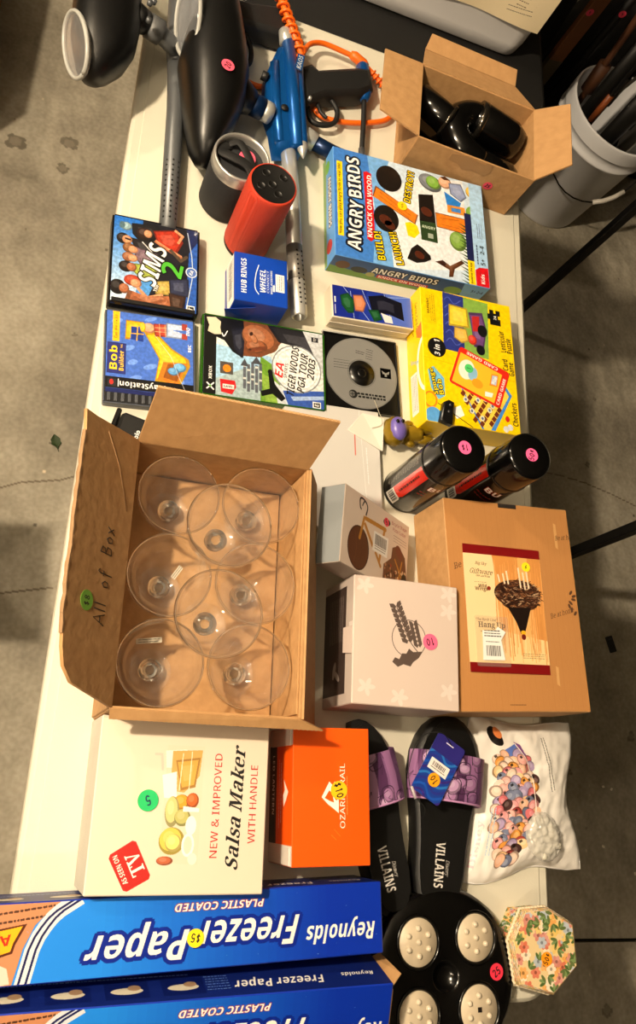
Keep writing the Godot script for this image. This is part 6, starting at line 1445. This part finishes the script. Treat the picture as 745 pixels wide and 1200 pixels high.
func build_wearables():
	sandal("black slide sandal with purple strap squeezed beside the orange carton", Vector2(.392, 1.196), Vector2(.4615, 1.432), .80, .3895, 1.0, .18, .44)
	sandal("black slide sandal with purple strap lying under the blue hang tag", Vector2(.536, 1.180), Vector2(.5135, 1.434), .96, 0.0, 1.0, .20, .44)
	# hang tag lying on the strap
	var t := thing("hang_tag", "blue cardboard hang tag lying on the sandal strap", "tag", at(.4965, .0585, 1.2515), -30)
	var p := Pic.new(self, 45, 82, 4, Color(.10, .22, .55))
	for i in 12: p.curve([0, i * 8 + 4, 14, i * 8 - 3, 30, i * 8 + 7, 45, i * 8 - 2], 3.0, [Color(.16, .18, .52), Color(.10, .30, .66), Color(.20, .14, .46), Color(.16, .42, .72)][i % 4])
	p.rect(0, 0, 45, 24, Color(.16, .14, .44)); p.rect(16, 6, 12, 1.6, Color(.85, .85, .9)); p.rect(7, 33, 30, 15, Color(.90, .88, .86)); p.bars(12, 36, 20, 6, 0, Color(.3, .25, .22)); p.lines(11, 44, 22, 1, 3, 0, Color(.4, .35, .3), 1.0)
	part("card", mb().slab(rounded(.045, .082, .004, 4), 0, .0009, 0, Rect2(-.0225, -.041, .045, .082)), pm(p, .3), t)
	sticker(t, lay(.001, .001, .016), .0088, Color(.95, .62, .06), "10", 205, "orange round price sticker", 7.5, Color(.1, .08, .08), 1.2)
	part("string", mb().tube(spline([Vector3(.002, .001, -.035), Vector3(-.020, .004, -.040), Vector3(-.040, -.004, -.020), Vector3(-.036, -.002, .020), Vector3(-.018, .001, .046), Vector3(.006, .002, .052), Vector3(.016, -.010, .062)]), .0006, 6), mat("black_thread", Color(.03, .03, .03), .7), t)
	part("plastic_fastener", mb().tube([Vector3(-.022, .001, .040), Vector3(-.010, .002, .050)], .002, 8), mat("fastener_white", Color(.7, .66, .68), .4), t)
	# --- printed white plastic bag
	p = Pic.new(self, 190, 205, 2.4, Color(.90, .88, .85))
	var r := RandomNumberGenerator.new(); r.seed = 12
	p.ell(40, 22, 16, 9, Color(.05, .04, .04), 40); p.ell(44, 17, 9, 6, Color(.80, .46, .25), 40)
	p.q([50, 42, 76, 30, 92, 46, 84, 54, 56, 52], Color(.34, .44, .74)); p.q([72, 28, 84, 32, 104, 66, 92, 60], Color(.46, .26, .52))
	var pal := [Color(.86, .58, .58), Color(.90, .70, .58), Color(.42, .45, .55), Color(.86, .58, .26), Color(.60, .22, .20), Color(.88, .76, .68), Color(.66, .58, .72), Color(.82, .44, .46), Color(.92, .80, .74), Color(.24, .14, .13), Color(.92, .76, .56), Color(.90, .66, .62)]
	for i in 95:
		var y := 48.0 + 134.0 * float(i) / 94.0 + r.randf_range(-5, 5)
		var x0: float = 30.0 + 10.0 * abs(sin(y * .02 + .4)) + max(0.0, y - 120) * .16; var x1: float = 98.0 + 10.0 * sin((y - 40) * .024) - max(0.0, y - 140) * .5
		var x := lerpf(x0, x1, fmod(i * .618, 1.0))
		var c: Color = pal[r.randi() % 12]
		var tl := r.randf_range(-40, 40)
		p.ell(x, y, r.randf_range(8, 11), r.randf_range(6.5, 8.5), c.darkened(.35), tl)
		p.ell(x, y, r.randf_range(7, 9.5), r.randf_range(5.8, 7.5), c, tl)
		p.ell(x + r.randf_range(-2, 2), y + r.randf_range(-2, 2), 4.5, 3.4, c.lightened(.22), tl)
		if i % 3 == 0: p.q([x - 5, y - 4, x - 1, y - 6, x + 1, y - 3, x - 3, y - 1], c.darkened(.7))
	p.curve([74, 30, 94, 58, 104, 96, 104, 140, 86, 186], 1.8, Color(.93, .90, .87))
	p.lines(133, 20, 78, 2, 5, 82, Color(.35, .33, .32), 1.6)
	p.text("Disney", 10, 160, 9, -80, Color(.90, .74, .76), {"fit": 60.0, "serif": true}); p.lines(26, 175, 60, 2, 6, -84, Color(.62, .76, .86), 1.4)
	var bg := thing("plastic_bag", "white plastic bag printed with a heap of pastel plush toys", "bag", at(.648, 0, 1.284), 0)
	var A := Vector2(-.071, -.103); var B := Vector2(.088, -.107); var C := Vector2(.094, .080); var D := Vector2(-.086, .106)
	var nz := FastNoiseLite.new(); nz.seed = 6; nz.frequency = 1.0
	var shape := func(u: float, v: float) -> Vector3:
		var q := A.lerp(B, u).lerp(D.lerp(C, u), v)
		q.x += .008 * sin(v * 7.0 + 1.0) * smoothstep(.8, 1.0, u) - .006 * sin(v * 6.0) * smoothstep(.2, .0, u)
		q.y += .006 * sin(u * 8.0) * smoothstep(.85, 1.0, v) - .004 * sin(u * 7.0 + 1.0) * smoothstep(.15, .0, v)
		var puff: float = pow(clamp(sin(u * PI) * sin(v * PI), 0, 1), .45)
		var h := .004 + .026 * puff + .0045 * nz.get_noise_2d(u * 5.0, v * 4.0) * puff + .0022 * nz.get_noise_2d(u * 9.0 + 5, v * 9.0) + .0012 * sin(u * 13 + v * 9) * (1 - puff)
		return Vector3(q.x, max(h, .0025), q.y)
	var bm := pm(p, .38)
	bm.backlight_enabled = false
	part("printed_front", mb().grid(44, 44, shape), bm, bg)
	part("back", mb().grid(12, 12, func(u, v):
		var s: Vector3 = shape.call(u, v)
		return Vector3(s.x, .0006, s.z), true), mat("bag_white", Color(.90, .89, .88), .45), bg)
	var hem := []
	for i in 41:
		var e := i / 10.0
		var uv := Vector2(e, 0) if e <= 1 else (Vector2(1, e - 1) if e <= 2 else (Vector2(3 - e, 1) if e <= 3 else Vector2(0, 4 - e)))
		var s: Vector3 = shape.call(uv.x, uv.y); hem.append(Vector3(s.x, max(.0014, s.y - .0015), s.z))
	part("hem", mb().tube(hem, .0016, 6), mats["bag_white"], bg)
	var clear := mat("clear_film", Color(.86, .85, .82, .42), .12); clear.transparency = BaseMaterial3D.TRANSPARENCY_ALPHA
	part("clear_window", mb().grid(20, 20, func(u, v):
		var a := Vector2(u * 2 - 1, v * 2 - 1)
		var l: float = max(abs(a.x), abs(a.y)); var q := a.normalized() * l if a.length() > 0 else a
		var hh := .026 + .014 * sqrt(max(0.0, 1.0 - l * l)) + .004 * nz.get_noise_2d(q.x * 4.0 + 9, q.y * 4.0) + .0025 * nz.get_noise_2d(q.x * 9.0, q.y * 9.0)
		return Vector3(.026 + q.x * .028 + .004 * q.y, hh, .045 + q.y * .033)), clear, bg, "clear film window over white filling")
	var lump := mb(); r.seed = 3
	for i in 60:
		var a := r.randf() * TAU; var l := sqrt(r.randf()) * .024
		lump.xf = Transform3D(Basis().scaled(Vector3(1, .7, 1)), Vector3(.026 + cos(a) * l, .0270 + r.randf() * .005, .045 + sin(a) * l * 1.1))
		lump.lathe([Vector2(0, -.005), Vector2(.004, -.003), Vector2(.0056, 0), Vector2(.004, .003), Vector2(0, .005)], 9)
	var lo := part("filling", lump, mat("filling_white", Color(.82, .80, .74), .5), bg); lo.set_meta("kind", "stuff")

# ================================================================ round lamp housing and floral box
func build_round_lamp_and_box():
	var t := thing("led_lamp_head", "round glossy black lamp housing with cream LED discs", "lamp", at(.5225, 0, 1.4955), 2)
	var gl := mat("lamp_gloss", Color(.014, .013, .013), .2)
	part("housing", mb().lathe([Vector2(0, 0), Vector2(.088, 0), Vector2(.098, .006), Vector2(.1025, .014), Vector2(.101, .022), Vector2(.095, .028), Vector2(.084, .030), Vector2(.020, .030), Vector2(.0165, .028), Vector2(.0145, .0215), Vector2(0, .0205)], 64), gl, t)
	var cream := mat("led_cream", Color(.76, .70, .60), .45)
	var led := mat("led_lens", Color(.80, .75, .66), .12)
	for q in [[-.0375, -.040, 0], [.0435, -.042, 0], [-.039, .040, 0], [.0445, .038, 1]]:
		var m := mb(); m.xf = lay(q[0], .030, q[1]).scaled_local(Vector3(.94, 1, 1.0))
		m.lathe([Vector2(.0325, -.002), Vector2(.032, .0015), Vector2(.0305, .0026), Vector2(.0288, .0018), Vector2(.0276, -.001)], 40)
		var ring := part("bezel", m, gl, t)
		var d := mb(); d.xf = lay(q[0], .030, q[1]).scaled_local(Vector3(.94, 1, 1.0))
		d.lathe([Vector2(.0276, 0), Vector2(.0268, .0010), Vector2(0, .0014)], 36)
		var disc := part("led_disc", d, cream, t)
		for i in 7:
			var a := TAU * i / 6.0 + .5
			var c := Vector2(cos(a), sin(a)) * (.0155 if i < 6 else 0.0)
			if i == 6 and q[2] == 1:
				part("chip", mb().rbox(Vector3(q[0], .032, q[1]), Vector3(.0055, .0012, .0055), .0002), mat("chip_dark", Color(.10, .07, .05), .5), disc); continue
			var b := mb(); b.xf = lay(q[0] + c.x, .0312, q[1] + c.y)
			b.lathe([Vector2(.0036, 0), Vector2(.0034, .0015), Vector2(.0022, .0030), Vector2(0, .0036)], 12)
			part("led_lens", b, led, disc)
	sticker(t, Transform3D(Basis(Vector3(0, 0, 1), deg_to_rad(-3)), Vector3(.0715, .0306, -.002)), .0098, Color(.90, .20, .30), "25", -30, "red round price sticker", 8.0, Color(.1, .05, .06), 1.4)
	# --- floral hexagonal box
	var h := thing("floral_box", "small hexagonal floral fabric box with lace edge and orange sticker", "box", at(.6625, 0, 1.4665), 0)
	var hexo := []
	for q in [[.604, 1.455], [.624, 1.419], [.661, 1.416], [.699, 1.435], [.703, 1.485], [.664, 1.517], [.613, 1.505]]: hexo.append(Vector2(q[0] - .6555, q[1] - 1.4665))
	var p := Pic.new(self, 104, 106, 4.0, Color(.88, .78, .58))
	var r := RandomNumberGenerator.new(); r.seed = 77
	for i in 90:
		var c := Vector2(r.randf() * 104, r.randf() * 106)
		var col: Color = [Color(.82, .42, .30), Color(.88, .62, .30), Color(.80, .50, .44), Color(.88, .74, .40), Color(.66, .70, .74), Color(.92, .84, .72)][i % 6]
		for a in 6: p.ell(c.x + cos(a * 1.05) * 4.2, c.y + sin(a * 1.05) * 4.2, 3.4, 2.6, col.lightened(r.randf() * .2), a * 60)
		p.ell(c.x, c.y, 2, 2, col.darkened(.3))
	for i in 40:
		var c := Vector2(r.randf() * 104, r.randf() * 106); var a := r.randf() * 360
		for j in 3: p.ell(c.x + cos(deg_to_rad(a + j * 40)) * 5, c.y + sin(deg_to_rad(a + j * 40)) * 5, 5, 2.0, [Color(.28, .38, .16), Color(.46, .56, .34), Color(.36, .42, .22)][j], a + j * 40)
	var fm := pm(p, .65)
	var sidem := StandardMaterial3D.new(); sidem.albedo_texture = fm.albedo_texture; sidem.roughness = .7; sidem.uv1_scale = Vector3(1, .4, 1)
	part("body", mb().slab(hexo.map(func(q): return q * .97), 0, .030, 0), sidem, h)
	part("lid", mb().slab(hexo, .030, .042, .003, Rect2(-.052, -.053, .104, .106)), fm, h)
	var lace := mat("lace_cream", Color(.86, .80, .68), .8)
	for i in hexo.size():
		var a: Vector2 = hexo[i]; var b: Vector2 = hexo[(i + 1) % hexo.size()]
		var pts := []
		for j in 25:
			var c := a.lerp(b, j / 24.0)
			pts.append(Vector3(c.x * 1.012, .0305 + .0012 * sin(j * 2.1), c.y * 1.012))
		part("lace_trim", mb().tube(pts, .0019, 6), lace, h)
	sticker(h, lay(-.001, .0424, .009), .0083, Color(.97, .60, .08), "50c", -65, "orange round price sticker", 6.5, Color(.12, .08, .05), 1.0)

# ================================================================ litter on the floor
func build_litter():
	var lf := thing("green_leaf", "small crumpled green leaf on the concrete floor", "leaf", Vector3(-.023, .001, .573), 20)
	part("blade", mb().grid(6, 6, func(u, v):
		var w := .011 * sin(PI * clamp(v, .03, .97)) * (1.0 + .25 * sin(v * 20))
		return Vector3((u - .5) * 2 * w, .001 + .004 * abs(u - .5) + .001 * sin(9 * v), (v - .5) * .034)), mat("leaf_green", Color(.13, .20, .05), .7), lf)
	part("stem", mb().tube([Vector3(0, .002, .015), Vector3(.001, .0015, .024)], .0008, 6), mats["leaf_green"], lf)
	var ch := thing("plastic_chip", "small flat black plastic chip on the concrete floor", "chip", Vector3(1.455, 0, .865), 18)
	part("plate", mb().slab(rounded(.022, .044, .002, 2), 0, .004, .001), mat("clip_black", Color(.03, .03, .032), .35), ch)
	part("notch", mb().rbox(Vector3(0, .0044, -.014), Vector3(.012, .001, .004), .0003), mat("clip_grey", Color(.14, .14, .15), .4), ch)
	var i := 0
	for q in [[1.40, 1.23], [1.425, 1.235], [1.48, 1.43], [1.39, 1.37]]:
		var s := thing("paper_scrap", "tiny white scrap on the concrete floor beside the table", "scrap", Vector3(q[0], 0, q[1]), i * 50.0, "white scraps on the floor")
		part("shred", mb().slab([Vector2(-.004, -.002), Vector2(.003, -.003), Vector2(.005, .002), Vector2(-.002, .003)], 0, .0015, .0003), mat("scrap_white", Color(.8, .76, .68), .8), s)
		i += 1
